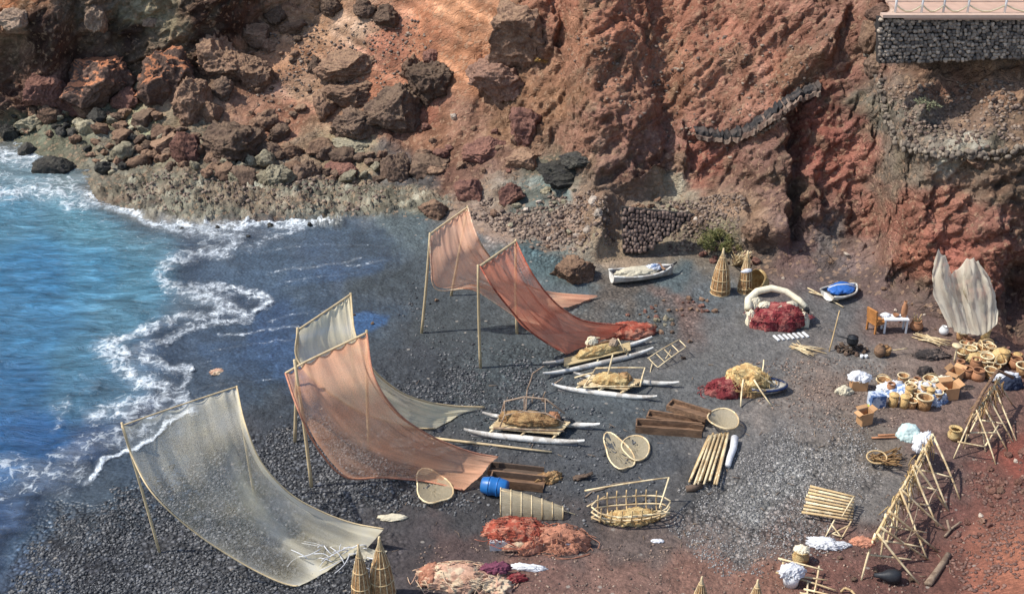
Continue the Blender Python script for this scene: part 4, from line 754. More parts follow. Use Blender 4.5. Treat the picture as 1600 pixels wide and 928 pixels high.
edging('ledge_edging', 'curving grey stone edging that drops from the retaining wall and follows the ledge below', 'stone edging', [(1358, 62), (1360, 100), (1372, 140), (1384, 180), (1400, 212), (1425, 230), (1460, 238), (1510, 238), (1545, 234), (1600, 226), (1640, 220)], .12, stone_attr_mat('pale_edging_stone', (84, 74, 66), (150, 136, 118)), 110)
edging('stair_edging', 'line of pale stones running left from the stair wall across the cliff', 'stone edging', [(1078, 206), (1110, 214), (1150, 214), (1190, 205), (1215, 188)], .09, stone_attr_mat('dusty_edging_stone', (100, 84, 72), (150, 128, 110)), 34, .2)
LEAF = simple('bush_leaf', (112, 114, 62), .7, .35, 3, 0, c2=(138, 128, 76), transl=.3)
def bush(px, py, w, h, label, n=2600, m=LEAF):
    b = W(px, py); k = ppm(px, py); t = thing('bush', label, 'bush', b); mb = MB(); rx, rz = w / k / 2, h / k
    cl = [(random.uniform(-.75, .75) * rx, random.uniform(-.5, .5) * rx, random.uniform(.15, .75) * rz, random.uniform(.25, .5)) for _ in range(12)]
    for i in range(n):
        c = random.choice(cl); v = Vector((random.gauss(0, 1), random.gauss(0, 1), random.gauss(0, 1))).normalized() * (c[3] * random.uniform(.5, 1))
        p = b + Vector((c[0] + v.x * rx * .7, c[1] + v.y * rx * .7, max(.02, c[2] + v.z * rz * .7))); s_ = random.uniform(.05, .1); d = Vector((random.uniform(-1, 1), random.uniform(-1, 1), random.uniform(-.3, 1))).normalized(); e = d.orthogonal().normalized() * s_ * .35
        mb.add([p - e, p + e, p + d * s_ * 1.6], [(0, 1, 2)])
    mb.build('foliage', m, t); sb = MB()
    for c in cl: sb.stick(b, b + Vector(c[:3]), .02, .1)
    sb.build('stems', GREYW, t)
bush(1130, 390, 78, 36, 'low green bush at the cliff foot above the cone traps'); 
bush(850, 92, 36, 12, 'dry yellowish tuft of plants at the right edge of the orange scree', 260, simple('dry_tuft', (150, 120, 62), .8, .3, 3, 0, c2=(180, 130, 60)))
bush(1448, 168, 40, 14, 'dry grey-green tuft on the slope below the retaining wall', 260, simple('grey_tuft', (112, 112, 84), .8, .3, 3, 0))

# ---------------------------------------------------------------- hanging nets
N_CREAM = net_mat('cream_net', (252, 238, 196), .5, .8, (246, 232, 198)); N_WHITE = net_mat('pale_net', (248, 234, 194), .24, .46, (228, 224, 208)); N_SALM = net_mat('salmon_net', (252, 190, 148), .28, .58, (242, 170, 128)); N_PINK = net_mat('pink_net', (252, 192, 152), .42, .72, (242, 176, 140)); N_RED = net_mat('red_net', (238, 136, 102), .5, .8, (228, 140, 108)); N_WALL = net_mat('cream_wall_net', (250, 240, 214), .42, .78, (240, 226, 196))
def pole_from(bx, by, tx, ty):
    """foot on the ground at (bx, by), tip seen at (tx, ty) straight above the foot's distance"""
    b = W(bx, by); return b - Vector((0, 0, .15)), onplane(tx, ty, b.y)
def hang_net(name, label, m, cols, poles, bar=None, pr=.06, group=None, hemr=.035, hemm=None, **k):
    """cols: polylines of (px, py, distance Y or None, height above ground or None)"""
    t = thing(name, label, 'fishing net', W(*poles[0][:2]), group)
    def pt(q): return onplane(q[0], q[1], q[2]) if len(q) == 3 and q[2] > 8 else P(q[0], q[1], q[2])
    cw = [[pt(q) for q in c] for c in cols]; x0, x1 = cols[0][0][0], cols[-1][0][0]
    for c, q in zip(cw, cols): u = (q[0][0] - x0) / (x1 - x0); c[0] = c[0].lerp(cw[0][0].lerp(cw[-1][0], u), .85)
    cloth('netting', cw, m, t, **k)
    for bx, by, tx, ty in poles: a, b = pole_from(bx, by, tx, ty); MB().stick(a, b, pr, .008, 8, .8, 6).build('pole', POLE, t)
    hm = hemm or POLE
    for c in (cw[0], cw[-1]):
        C_ = catmull([tuple(p) for p in c], 50); C_[:, 2] = np.maximum(C_[:, 2], .05); MB().tube([Vector(p) for p in C_], hemr, 5).build('hem_rope', hm, t)
    if bar: C_ = catmull([tuple(p[0]) for p in cw], 20); MB().tube([Vector(p) for p in C_], bar, 6).build('crossbar', POLE, t)
    return t
def Yb(px, py): return W(px, py).y
# 1 pale net, lower left
YA, YB = Yb(250, 862), Yb(398, 775)
hang_net('hanging_net', 'large pale see-through net hung from two poles at the lower left', N_WHITE,
    [[(190, 665, YA), (206, 712, YA - .2), (238, 770, 3.1), (300, 828, 1.9), (372, 876, .9), (430, 906, .3), (466, 917, .05)],
     [(245, 640, YA + .7), (262, 700, 4.0), (296, 765, 2.7), (352, 815, 1.4), (420, 852, .5), (470, 878, .15), (505, 896, .05)],
     [(310, 618, YB - 1.0), (330, 690, 3.9), (366, 755, 2.5), (415, 806, 1.2), (465, 838, .4), (510, 860, .2), (540, 872, .06)],
     [(352, 607, YB - .3), (368, 668, 4.1), (398, 735, 2.7), (445, 786, 1.5), (495, 820, .8), (540, 842, .4), (572, 856, .2)],
     [(370, 604, YB), (383, 662, 4.3), (410, 724, 3.1), (455, 772, 2.0), (505, 800, 1.3), (552, 817, .9), (600, 826, .8)]],
    [(250, 862, 190, 660), (398, 775, 370, 603)], .022, bunch=lambda u, v: .4 * sstep(.45, .9, v) * sstep(.15, .6, u) + .3 * sstep(.8, 1, v) - .16 * (1 - sstep(.0, .4, v)) + .38 * np.exp(-((v - .72 + .5 * u) * 16) ** 2) * sstep(.2, .4, u) + .3 * sstep(.78, 1, u), hem=.5, wr=.16, seed=3, ns=90, nt_=50, hemr=.025, pr=.045)
tg = MB()
for i in range(26): a = P(random.uniform(470, 580), random.uniform(850, 880), random.uniform(.05, .5)); b = a + Vector((random.uniform(-.9, .6), random.uniform(-.7, .3), random.uniform(-.3, .2))); b.z = max(b.z, .04); tg.stick(a, b, .018, .18, 4)
tag(tg.build('rope_tangle', WCLOTH, None, loc=W(520, 870)), 'tangle of loose white cord at the gathered end of the large pale net', 'cord')
o = thing('net_weight_cloth', 'strip of cream net on the ground beside the end of the large pale net', 'net', W(590, 868)); cloth('netting', [[P(558, 852, .35), P(575, 857, .2), P(605, 860, .05)], [P(560, 862, .2), P(575, 866, .1), P(600, 866, .04)], [P(562, 880, .06), P(580, 873, .05), P(596, 870, .04)]], CREAM, o, ns=20, nt_=10, wr=.1)
# 2 cream net behind the salmon one
Yc, Yd_ = Yb(460, 690), Yb(552, 632)
hang_net('hanging_net', 'cream net hung behind the salmon net, its tail stretched out on the sand', N_CREAM,
    [[(465, 516, Yc), (464, 560, Yc - .2), (500, 602, 2.7), (555, 640, 1.3), (605, 658, .5), (650, 668, .12), (680, 669, .04)],
     [(500, 494, Yc + .9), (508, 550, 3.5), (545, 595, 2.2), (592, 632, 1.0), (635, 652, .4), (672, 660, .12), (702, 658, .05)],
     [(530, 474, Yd_ - .5), (542, 535, 3.7), (575, 585, 2.3), (618, 622, 1.1), (655, 642, .5), (685, 650, .2), (722, 646, .06)],
     [(548, 460, Yd_), (556, 526, 3.9), (582, 576, 2.7), (622, 610, 1.6), (662, 626, .9), (708, 634, .4), (758, 636, .10)]],
    [(460, 690, 465, 512), (552, 632, 548, 458)], .04, hem=.45, wr=.14, seed=8, bunch=lambda u, v: .3 * sstep(.45, .8, u), ns=80, nt_=40, tatter=.3)
# 3 salmon net
Ye, Yf = Yb(487, 760), Yb(577, 702)
hang_net('hanging_net', 'wide salmon net hung in front of the cream net, ending at the blue barrel', N_SALM,
    [[(446, 583, Ye + .6), (466, 640, 3.6), (496, 700, 2.0), (540, 745, .6), (600, 746, .15), (660, 752, .08), (722, 768, .05)],
     [(478, 554, Ye + .4), (500, 620, 3.6), (548, 680, 2.0), (610, 714, .9), (670, 732, .4), (715, 738, .3), (752, 742, .35)],
     [(530, 535, Yf - .6), (556, 600, 3.8), (600, 655, 2.4), (654, 692, 1.3), (704, 712, .7), (740, 722, .5), (764, 726, .4)],
     [(573, 520, Yf), (585, 590, 4.0), (622, 645, 2.7), (668, 678, 1.7), (708, 696, 1.1), (744, 708, .7), (778, 714, .5)]],
    [(487, 760, 460, 562), (577, 702, 573, 516)], .04, hem=.4, wr=.16, seed=15, hemm=SALM, bunch=lambda u, v: .3 * np.exp(-((v - .33 - .1 * u) * 15) ** 2) + .2 * sstep(.75, 1, u) + .16 * sstep(.3, .45, v), ns=90, nt_=48, tatter=.25)
# 4 pink net, rear
Yg, Yh = Yb(658, 520), Yb(704, 462)
hang_net('hanging_net', 'light pink net on the two rearmost poles, behind the red net', N_PINK,
    [[(672, 366, Yg), (674, 412, Yg - .1), (682, 452, 2.0), (735, 452, 1.8), (772, 472, 1.2), (812, 498, .6), (846, 508, .3)],
     [(690, 350, Yg + 1.2), (698, 400, 3.7), (718, 432, 2.7), (758, 446, 1.9), (794, 464, 1.2), (826, 484, .6), (858, 488, .25)],
     [(714, 334, Yh - .5), (728, 384, 3.8), (750, 418, 2.8), (782, 442, 1.9), (818, 460, 1.1), (850, 472, .5), (892, 478, .15)],
     [(731, 324, Yh), (744, 366, 4.2), (766, 402, 3.2), (794, 428, 2.3), (826, 446, 1.4), (862, 457, .6), (934, 463, .12)]],
    [(658, 520, 672, 364), (704, 462, 731, 322)], .04, hem=.35, wr=.22, seed=22, hemm=PINKN, bunch=lambda u, v: .2 * np.exp(-((v - .7) * 12) ** 2) + .2 * sstep(.6, 1, u), ns=80, nt_=44, tatter=.3)
# 5 red net
Yi, Yj = Yb(751, 575), Yb(808, 522)
hang_net('hanging_net', 'brick-red net on two poles in front of the pink net, ending by the rear raft', N_RED,
    [[(750, 416, Yi), (768, 446, 3.9), (796, 482, 2.5), (826, 515, 1.3), (858, 538, .5), (886, 553, .2)],
     [(772, 400, Yi + 1.0), (792, 442, 3.6), (818, 478, 2.4), (850, 510, 1.2), (884, 532, .5), (918, 540, .2)],
     [(792, 386, Yj - .5), (814, 436, 3.5), (840, 474, 2.3), (874, 504, 1.2), (912, 522, .5), (955, 526, .2)],
     [(806, 377, Yj), (826, 418, 3.8), (852, 456, 2.7), (884, 486, 1.7), (926, 504, .9), (1016, 508, .25)]],
    [(751, 575, 747, 414), (808, 522, 806, 374)], .05, hem=.3, wr=.2, seed=31, hemm=REDN, bunch=lambda u, v: .2 * sstep(.5, .9, u) - .25 * (1 - sstep(.1, .5, u)) * sstep(.5, .8, v), ns=80, nt_=44, tatter=.25)
heap_part('net_heap', REDN, P(975, 522, .02), (1.35, .5, .5), .12, 41, label='bunched brick-red netting piled on the ground at the end of the red net', cat='net heap', folds=2.2)
heap_part('net_heap', PINKN, P(880, 470, .02), (1.1, .3, .14), .1, 44, label='bunched pink netting lying flat at the tail of the pink net', cat='net heap', folds=2.4)
# 6 cream net hung on the cliff
tn = thing('wall_net', 'cream net draped over the red cliff at the far right', 'fishing net', W(1505, 520)); yq = W(1505, 520).y - .8
cloth('netting', [[onplane(x, y, yq + d) for x, y, d in c] for c in (
    [(1466, 388, .7), (1456, 430, .4), (1464, 470, .1), (1482, 512, -.2)], [(1480, 402, .8), (1478, 440, .2), (1490, 480, 0), (1500, 520, -.35)], [(1488, 424, .8), (1496, 456, .5), (1506, 490, .1), (1516, 522, -.3)],
    [(1512, 402, .7), (1514, 440, .3), (1520, 485, 0), (1530, 524, -.35)], [(1526, 404, .7), (1538, 440, .4), (1544, 480, .1), (1544, 518, -.3)], [(1532, 412, .7), (1552, 450, .5), (1560, 480, .2), (1558, 506, -.2)])], N_WALL, tn, ns=60, nt_=60, wr=.22, seed=50, sc=1.4, hem=.5, bunch=lambda u, v: .45 * np.abs(np.sin(v * 21)) ** 6 + .3 * sstep(.85, 1, u))
# ---------------------------------------------------------------- outrigger rafts
def hull_mesh(a, b, r):
    a, b = Vector(a), Vector(b); d = (b - a).normalized(); s = Vector((-d.y, d.x, 0)); top = MB(); low = MB(); n = 16; k = 12; g = []
    for i in range(n + 1):
        t = i / n; e = math.sin(math.pi * min(max(t, .02), .98)) ** .38; rise = .16 * (abs(t - .5) * 2) ** 4; c = a.lerp(b, t) + Vector((0, 0, r * .9 + rise))
        g.append([c + s * math.cos(q) * r * e + Vector((0, 0, math.sin(q) * r * 1.0 * e)) for q in [j * 2 * math.pi / k for j in range(k)]])
    top.v = [p for q in g for p in q]; top.f = [(i * k + j, i * k + (j + 1) % k, (i + 1) * k + (j + 1) % k, (i + 1) * k + j) for i in range(n) for j in range(k)]; return top
def raft(label, fa, fb, ba, bb, deck, cargo, extra=None, dm=YPLANK, r=.11):
    fa, fb, ba, bb = [P(*q, 0) for q in (fa, fb, ba, bb)]; t = thing('outrigger_raft', label, 'raft', (fa + fb + ba + bb) / 4, 'white-hulled rafts drawn up on the sand')
    for a, b in ((fa, fb), (ba, bb)):
        h = hull_mesh(a, b, r).build('hull', HULLW, t); d = (b - a).normalized(); kb = MB(); kb.tube([a.lerp(b, u) + Vector((0, 0, .03)) for u in (.06, .3, .7, .94)], .05, 6); kb.build('keel', HULLG, h)
    u0, u1 = deck; zt = Vector((0, 0, r * 1.9))
    for u in (u0, (u0 + u1) / 2, u1): MB().tube([fa.lerp(fb, u) + zt, ba.lerp(bb, u) + zt], .045, 6).build('crossbeam', BAMP, t)
    pl = MB(); n = 9
    for i in range(n):
        v = (i + .5) / n; p = fa.lerp(ba, .12 + v * .76); q = fb.lerp(bb, .12 + v * .76); A_, B_ = p.lerp(q, u0 - .03) + zt, p.lerp(q, u1 + .03) + zt; c = (A_ + B_) / 2; pl.box(c + Vector((0, 0, .08 + random.uniform(0, .01))), ((B_ - A_).length, (fa - ba).length * .076, .045), math.atan2((B_ - A_).y, (B_ - A_).x))
    pl.build('deck', dm, t, False); ang = math.atan2((fb - fa).y, (fb - fa).x); mid = (fa.lerp(fb, (u0 + u1) / 2) + ba.lerp(bb, (u0 + u1) / 2)) / 2; L = (fb - fa).length * (u1 - u0)
    return t, mid + zt + Vector((0, 0, .1)), ang, L
t, c, a, L = raft('rear white-hulled raft whose pale plank deck holds a mast block and white knob', (848, 592), (1020, 552), (848, 576), (1018, 535), (.22, .76), None, dm=YPLANK)
heap_part('cargo_bundle', YELN, c + Vector((0, .1, .05)), (L * .38, .3, .28), a, 61, t); V, F = rock_mesh(3, 9, 2, .1); hb = heap_part('cargo_bundle', CREAM, c + Vector((-.2, .35, .3)), (.28, .22, .25), a, 62, t); heap_part('cargo_bundle', GREYW, c + Vector((.65, .35, .25)), (.24, .2, .25), a, 63, t)
bd = MB(); bd.box(c + Vector((.1, .2, .22)), (1.5, .12, .09), a); bd.box(c + Vector((.15, .35, .3)), (1.3, .1, .08), a); bd.build('gunwale_plank', WOOD, t, False); fr_ = MB(); fr_.stick(c + Vector((-.5, -.15, 0)), c + Vector((-.35, .3, .55)), .03); fr_.stick(c + Vector((-.35, .3, .55)), c + Vector((.1, .4, .5)), .03); fr_.stick(c + Vector((1.1, .1, 0)), c + Vector((.8, .35, .5)), .03); fr_.build('prow_frame', BAMP, t)
t, c, a, L = raft('middle white-hulled raft with a straw bundle and an upright stick on its deck', (862, 609), (1026, 628), (896, 591), (1060, 606), (.24, .66), None, dm=BAMP)
heap_part('cargo_bundle', YELN, c + Vector((0, 0, .05)), (L * .42, .34, .26), a, 66, t); heap_part('cargo_bundle', BROWNN, c + Vector((.5, .1, .08)), (L * .22, .3, .26), a, 67, t); MB().stick(c + Vector((-.1, 0, .2)), c + Vector((.1, .3, 1.0)), .045).build('upright_stick', BAMP, t)
tr = MB()
for A_, B_ in (((-1.0, -.4, 0), (1.1, -.42, .05)), ((1.1, -.42, .05), (1.35, .45, .35)), ((-1.0, -.4, 0), (-.5, .5, .3)), ((-.5, .5, .3), (1.35, .45, .35)), ((-1.3, .3, .0), (-.6, .1, .35))): tr.stick(c + Vector(A_), c + Vector(B_), .035, .02)
tr.build('deck_rail', BAMP, t)
t, c, a, L = raft('front white-hulled raft carrying a long brown reed bundle under a bent rail', (725, 680), (913, 698), (754, 654), (937, 672), (.22, .74), None, dm=BAMP, r=.12)
heap_part('cargo_bundle', BROWNN, c + Vector((-.05, .05, .12)), (L * .5, .36, .36), a, 71, t, folds=2.5); heap_part('cargo_bundle', TERRA, c + Vector((.85, .2, .15)), (.25, .3, .26), a, 72, t)
tr = MB(); pts = [(-1.1, .2, 0), (-.9, .5, .65), (-.2, .65, .75), (.55, .6, .7), (1.25, .35, .25)]; tr.tube([c + Vector(p) for p in pts], .035, 6); tr.tube([c + Vector((p[0], p[1] - .5, p[2] * .6)) for p in pts], .03, 6)
for p in pts[1:4]: tr.stick(c + Vector(p), c + Vector((p[0], p[1] - .5, p[2] * .6)), .025)
tr.stick(c + Vector((-1.3, -.3, .05)), c + Vector((1.2, -.45, .02)), .04); tr.build('bent_rail', GREYW, t); heap_part('tow_rope', BLACK, c + Vector((1.35, .3, -.05)), (.28, .12, .12), a, 73, t)

# ---------------------------------------------------------------- boats
def boat(name, label, px, py, L, Wd, rz, mh, mi, depth=.45, parts=True):
    c = P(px, py, 0); t = thing(name, label, 'boat', c); R = Matrix.Rotation(rz, 3, 'Z'); g = []; gi = []; n = 18; k = 9
    for i in range(n + 1):
        u = i / n * 2 - 1; w = Wd / 2 * (1 - max(0, u) ** 2.4) * (1 - .25 * max(0, -u) ** 3); w = max(w, .02); sh = depth * (1 + .35 * abs(u) ** 2.2); row = []; ri = []
        for j in range(k): q = -math.pi / 2 + (j / (k - 1) - .5) * math.pi; row.append(c + R @ Vector((u * L / 2, w * math.cos(q), sh + (sh * .96) * math.sin(q)))); ri.append(c + R @ Vector((u * L / 2 * .96, w * .88 * math.cos(q), sh + (sh * .72) * math.sin(q) - .01)))
        g.append(row); gi.append(ri)
    for nm, gg, m in (('hull', g, mh), ('hull_lining', gi, mi)):
        mb = MB(); mb.v = [p for r_ in gg for p in r_]; mb.f = [(i * k + j, i * k + j + 1, (i + 1) * k + j + 1, (i + 1) * k + j) for i in range(n) for j in range(k - 1)]; mb.f += [tuple(range(k))]; mb.build(nm, m, t)
    for side in (0, k - 1): MB().tube([r_[side] for r_ in g], .05, 6).build('gunwale', mh, t)
    return t, c, R
t, c, R = boat('rowing_boat', 'white rowing boat with cream cover lying at the cliff foot', 1003, 436, 2.9, .95, .28, HULLW, HULLG, .36)
heap_part('cover', CREAM, c + R @ Vector((-.3, 0, .36)), (1.1, .36, .22), .28, 81, t, folds=2.2); heap_part('cover', BLUCL, c + R @ Vector((.55, .1, .42)), (.5, .26, .2), .28, 82, t); MB().box(c + R @ Vector((.9, 0, .5)), (.1, .7, .05), .28).build('bench', WOOD, t, False); MB().stick(c + R @ Vector((1.3, -.1, .5)), c + R @ Vector((1.75, .3, .45)), .05).build('tiller', BLACK, t)
t, c, R = boat('dinghy', 'white dinghy with a bright blue tarpaulin and a white strap on the reddish slope', 1314, 462, 1.7, 1.1, .55, HULLW, HULLG, .26)
heap_part('tarpaulin', TARP, c + R @ Vector((.05, .05, .3)), (.72, .5, .2), .55, 84, t, ridg=.06); MB().tube([c + R @ Vector(p) for p in ((-.55, .25, .42), (-.2, .12, .52), (.2, -.05, .52), (.6, -.25, .4))], .03, 6).build('strap', WHITE, t)
def sticks(name, label, cat, m, segs, r=.03, bow=.02, taper=.8, group=None, split=False):
    """segs: ((px, py, z), (px, py, z)) ..."""
    pts = [(P(*a), P(*b)) for a, b in segs]; base = sum((a + b for a, b in pts), Vector()) / (2 * len(pts)); base.z = min(min(a.z, b.z) for a, b in pts)
    if split:
        t = thing(name, label, cat, base, group)
        for a, b in pts: MB().stick(a, b, r, bow, 6, taper).build(split, m, t)
        return t
    mb = MB(); [mb.stick(a, b, r, bow, 6, taper) for a, b in pts]; return tag(mb.build(name, m, None, loc=base), label, cat, group)
sticks('bamboo_stick', 'two bamboo canes lying crossed in front of the blue-covered dinghy', 'canes', BAMP, [((1262, 450, .05), (1318, 480, .05)), ((1264, 456, .1), (1310, 470, .1))], .035)
# crimson and cream boat-shaped stack
c = P(1212, 500, 0); t = thing('net_boat', 'round boat-shaped stack draped with crimson netting and topped by a cream roll', 'boat', c)
V, F = ico(4); b = MB()
b.lathe([(.95, 0), (1.1, .25), (1.14, .42), (1.06, .46), (.95, .4), (.9, .3)], c, 28, Matrix(((1.15, 0, 0), (0, .72, 0), (0, 0, 1)))); b.build('hull', CREAM, t)
for q in ((-.8, -.62, 0, .42, .2, .62), (-.35, -.8, 0, .45, .2, .66), (.2, -.85, 0, .5, .2, .62), (0, -.42, .42, 1.15, .42, .34), (.65, -.62, .1, .42, .22, .56), (.2, .05, .5, .75, .4, .26)): heap_part('netting_fold', CRIM, c + Vector(q[:3]), q[3:], 0, int(q[0] * 37 + 90), t, folds=2.8, ridg=.3)
roll = MB(); roll.tube([c + Vector(p) for p in ((-1.2, -.1, .55), (-1.15, .3, .8), (-.75, .65, 1.0), (-.15, .75, 1.1), (.45, .65, 1.0), (.95, .3, .78), (1.2, 0, .6))], .17, 10, .12); roll.build('cream_roll', CREAM, t); cords(t, c + Vector((0, -.4, .4)), (1.2, .5, .4), 18, CRIM); heap_part('cream_drape', CREAM, c + Vector((-1.1, -.35, 0)), (.22, .22, .62), 0, 95, t); heap_part('cream_drape', CREAM, c + Vector((1.05, -.4, 0)), (.28, .22, .55), 0, 96, t); heap_part('cream_roll', CREAM, c + Vector((-.9, .3, .45)), (.36, .3, .42), .6, 97, t)
for q in ((-.5, .1, .62, .3, .22, .18), (.1, -.02, .62, .2, .16, .14), (.62, .1, .6, .3, .2, .2)): heap_part('float', CREAM, c + Vector(q[:3]), q[3:], .3, int(q[0] * 31 + 77), t)
MB().box(c + Vector((1.2, -.1, .45)), (.22, .2, .3)).build('fender', BLACK, t, False)
sl = thing('slat_row', 'row of white slats laid side by side in front of the crimson netting stack', 'slats', P(1236, 526, 0))
for i in range(7): MB().box(P(1213 + i * 7.6, 528 - i * .9, .04), (.09, .42, .05), .35).build('slat', WHITE, sl, False)
# yellow-topped heap on red netting
c = P(1163, 612, 0); t = thing('covered_boat', 'small boat heaped with crimson netting on the left and straw-coloured net on top', 'boat', c)
bt = MB(); bt.lathe([(.5, 0), (.75, .12), (.85, .32), (.8, .34)], c + Vector((.65, .1, 0)), 20, Matrix(((1.1, 0, 0), (0, .6, 0), (0, 0, 1)))); bt.build('hull', HULLW, t); MB().ring(c + Vector((.65, .1, .26)), .94, .5, .05).build('hull_stripe', simple('navy_stripe', (34, 48, 90), .5), t)
heap_part('red_netting', CRIM, c + Vector((-.75, -.05, 0)), (.8, .5, .56), .0, 101, t, folds=1.4); heap_part('straw_netting', YELN, c + Vector((.1, .2, .3)), (.85, .55, .62), -.1, 102, t, folds=2.2); cords(t, c + Vector((-.75, -.05, 0)), (.85, .52, .5), 14, CRIM); cords(t, c + Vector((.1, .15, .3)), (.9, .6, .6), 24, YELN); heap_part('reed_bundle', BROWNN, c + Vector((.2, -.1, 0)), (.5, .4, .5), .2, 103, t)
lg = MB(); [lg.stick(c + Vector(a), c + Vector(b), .035, .04) for a, b in (((-.15, -.35, .75), (-.3, -1.05, 0)), ((.25, -.3, .7), (.85, -1.0, 0)), ((.6, .1, .7), (.7, .4, 1.15)), ((.3, 0, .9), (1.0, -.2, .45)))]; lg.build('stick', BAMP, t)

# ---------------------------------------------------------------- traps, baskets, frames
def cone_trap(label, px, py, top, w, m=WICK, tilt=(0, 0), group='cone-shaped wicker traps', shoulder=.5):
    b = W(px, py); z = above_at(px, py, top) - b.z; k = ppm(px, py); r = w / k / 2; t = thing('cone_trap', label, 'wicker trap', b, group)
    pr = [(r, .0), (r * 1.02, z * .12), (r * .92, z * .3), (r * .75, z * shoulder), (r * .42, z * .72), (r * .13, z * .88), (r * .05, z)]; MB().lathe(pr, b, 16, wob_=.05).build('wicker_shell', m, t)
    for u in (0, .15, .35, .55, .75): i = u * 6; a, q = pr[int(i)], pr[min(int(i) + 1, 6)]; f = i - int(i); MB().ring(b + Vector((0, 0, a[1] + (q[1] - a[1]) * f)), (a[0] + (q[0] - a[0]) * f) * 1.03, (a[0] + (q[0] - a[0]) * f) * 1.03, .022, n=18).build('hoop', BAM, t)
    rb = MB()
    for j in range(12): an = j * math.pi / 6; rb.tube([b + Vector((x * 1.02 * math.cos(an), x * 1.02 * math.sin(an), y)) for x, y in pr], .014, 4)
    rb.build('ribs', BAMP, t)
WICKT = net_mat('open_wicker', (190, 150, 84), .62, .9, (156, 118, 66))
cone_trap('taller of the two cone traps standing beside the green bush', 1125, 458, 388, 29); cone_trap('shorter cone trap with a white rag hanging on it, right of the taller one', 1163, 456, 392, 21)
heap_part('rag', WCLOTH, onplane(1167, 424, W(1163, 456).y - .3), (.28, .12, .1), .4, 111, label='white rag hanging on the shorter cone trap', cat='rag')
cone_trap('thin cone trap at the bottom edge right beside the large pale net', 566, 942, 850, 30); cone_trap('broader cone trap at the bottom edge, right of the thin one', 598, 934, 838, 38)
cone_trap('cone trap whose tip alone shows at the bottom edge, left of two', 1092, 960, 900, 26); cone_trap('cone trap whose tip alone shows at the bottom edge, right of two', 1178, 964, 905, 26)
sticks('cane_bunch', 'bunch of pale cane tops standing behind the shorter cone trap', 'canes', BAMP, [((1150 + random.uniform(-8, 12), 415, .0), (1156 + random.uniform(-16, 20), 400 + random.uniform(-8, 6), random.uniform(.7, 1.3))) for _ in range(26)], .022, .08)
c = P(1216, 450, 0); t = thing('wicker_sack', 'tilted golden wicker sack behind the crimson netting stack', 'wicker sack', c); mb = MB(); R_ = Euler((.3, -.9, .3)).to_matrix(); mb.lathe([(.02, 0), (.25, .25), (.42, .6), (.5, 1.0), (.44, 1.05)], c + Vector((-.5, 0, .05)), 16, R_.to_3x3(), .1); mb.build('wicker_shell', YELN, t); 
def loop_net(label, px, py, w, h, rz=0, lift=.12, bag=.3, group='round landing nets lying on the sand', pts=None):
    c = P(px, py, lift); k = ppm(px, py); t = thing('landing_net', label, 'landing net', P(px, py, 0), group); rx = w / k / 2; ry = h / k / 2 / .46; M = Matrix.Rotation(rz, 3, 'Z'); n = 26
    fn = (lambda a: 1.0) if pts is None else (lambda a: 1 + .16 * math.cos(pts * a + 1))
    rim = [c + M @ Vector((rx * fn(a) * math.cos(a), ry * fn(a) * math.sin(a), .05 * math.sin(2 * a))) for a in [i * 2 * math.pi / n for i in range(n + 1)]]; MB().tube(rim, .03, 6, cap=False).build('rim', BAMP, t)
    mb = MB(); 
    for i in range(7):
        f = 1 - i / 7; sag = -min(lift - .02, bag) * math.sin(math.pi / 2 * (i / 7))
        for j in range(n): p = c + (rim[j] - c) * f; mb.v.append(Vector((p.x, p.y, c.z + sag + (rim[j].z - c.z) * f + .03 * math.sin(j * 2.3 + i))))
    mb.f = [(i * n + j, i * n + (j + 1) % n, (i + 1) * n + (j + 1) % n, (i + 1) * n + j) for i in range(6) for j in range(n)]; mb.f.append(tuple(range(6 * n, 7 * n))); o = mb.build('netting', LNET, t)
    a = o.data.attributes.new('Bunch', 'FLOAT', 'POINT'); o.data.uv_layers.new(name='UVMap'); return t
LNET = net_mat('landing_net_mesh', (222, 204, 166), .5, .8)
loop_net('round landing net with a hanging bag at the right end of the brown planks', 1130, 654, 46, 26, .1, .4, .35); loop_net('left landing net of the touching pair on the open sand', 966, 706, 38, 46, .2, .1, pts=3); loop_net('right landing net of the touching pair on the open sand', 993, 698, 40, 32, -.3, .14, pts=2); loop_net('landing net lying at the lower edge of the salmon net', 676, 760, 52, 42, .3, .14, pts=3)
# baskets near the orange heap
c = P(826, 806, 0); t = thing('hooped_trap', 'hooped grey netting trap behind the orange netting heap', 'fish trap', c); mb = MB(); nb = MB(); k = 9; hoops = []
for i in range(7):
    u = i / 6; x = -.9 + u * 2.0; r = .5 * (1 - .62 * u ** 1.5) + .05; cc = c + Vector((x, .4 - .4 * u, 0)); row = [cc + Vector((0, r * math.cos(a), .04 + r * 1.25 * math.sin(a))) for a in [j * math.pi / (k - 1) for j in range(k)]]; hoops.append(row); mb.tube(row, .024, 5)
mb.stick(hoops[0][4], hoops[-1][4], .025); mb.stick(hoops[0][1], hoops[-1][0] + Vector((.4, -.2, 0)), .025); mb.build('hoops', BAMP, t); nb.v = [p for r_ in hoops for p in r_]; nb.f = [(i * k + j, i * k + j + 1, (i + 1) * k + j + 1, (i + 1) * k + j) for i in range(6) for j in range(k - 1)]; o = nb.build('netting', LNET, t); o.data.attributes.new('Bunch', 'FLOAT', 'POINT'); o.data.uv_layers.new(name='UVMap')
c = P(838, 848, 0); t = thing('net_crate', 'white crate heaped with bright orange-red netting and salmon folds in the lower middle', 'net heap', c)
MB().box(c + Vector((-1.15, -.05, .18)), (.62, .7, .34), .05).build('crate', WHITE, t, False); MB().box(c + Vector((.1, -.05, .12)), (1.9, .6, .22), .02).build('tray', WHITE, t, False)
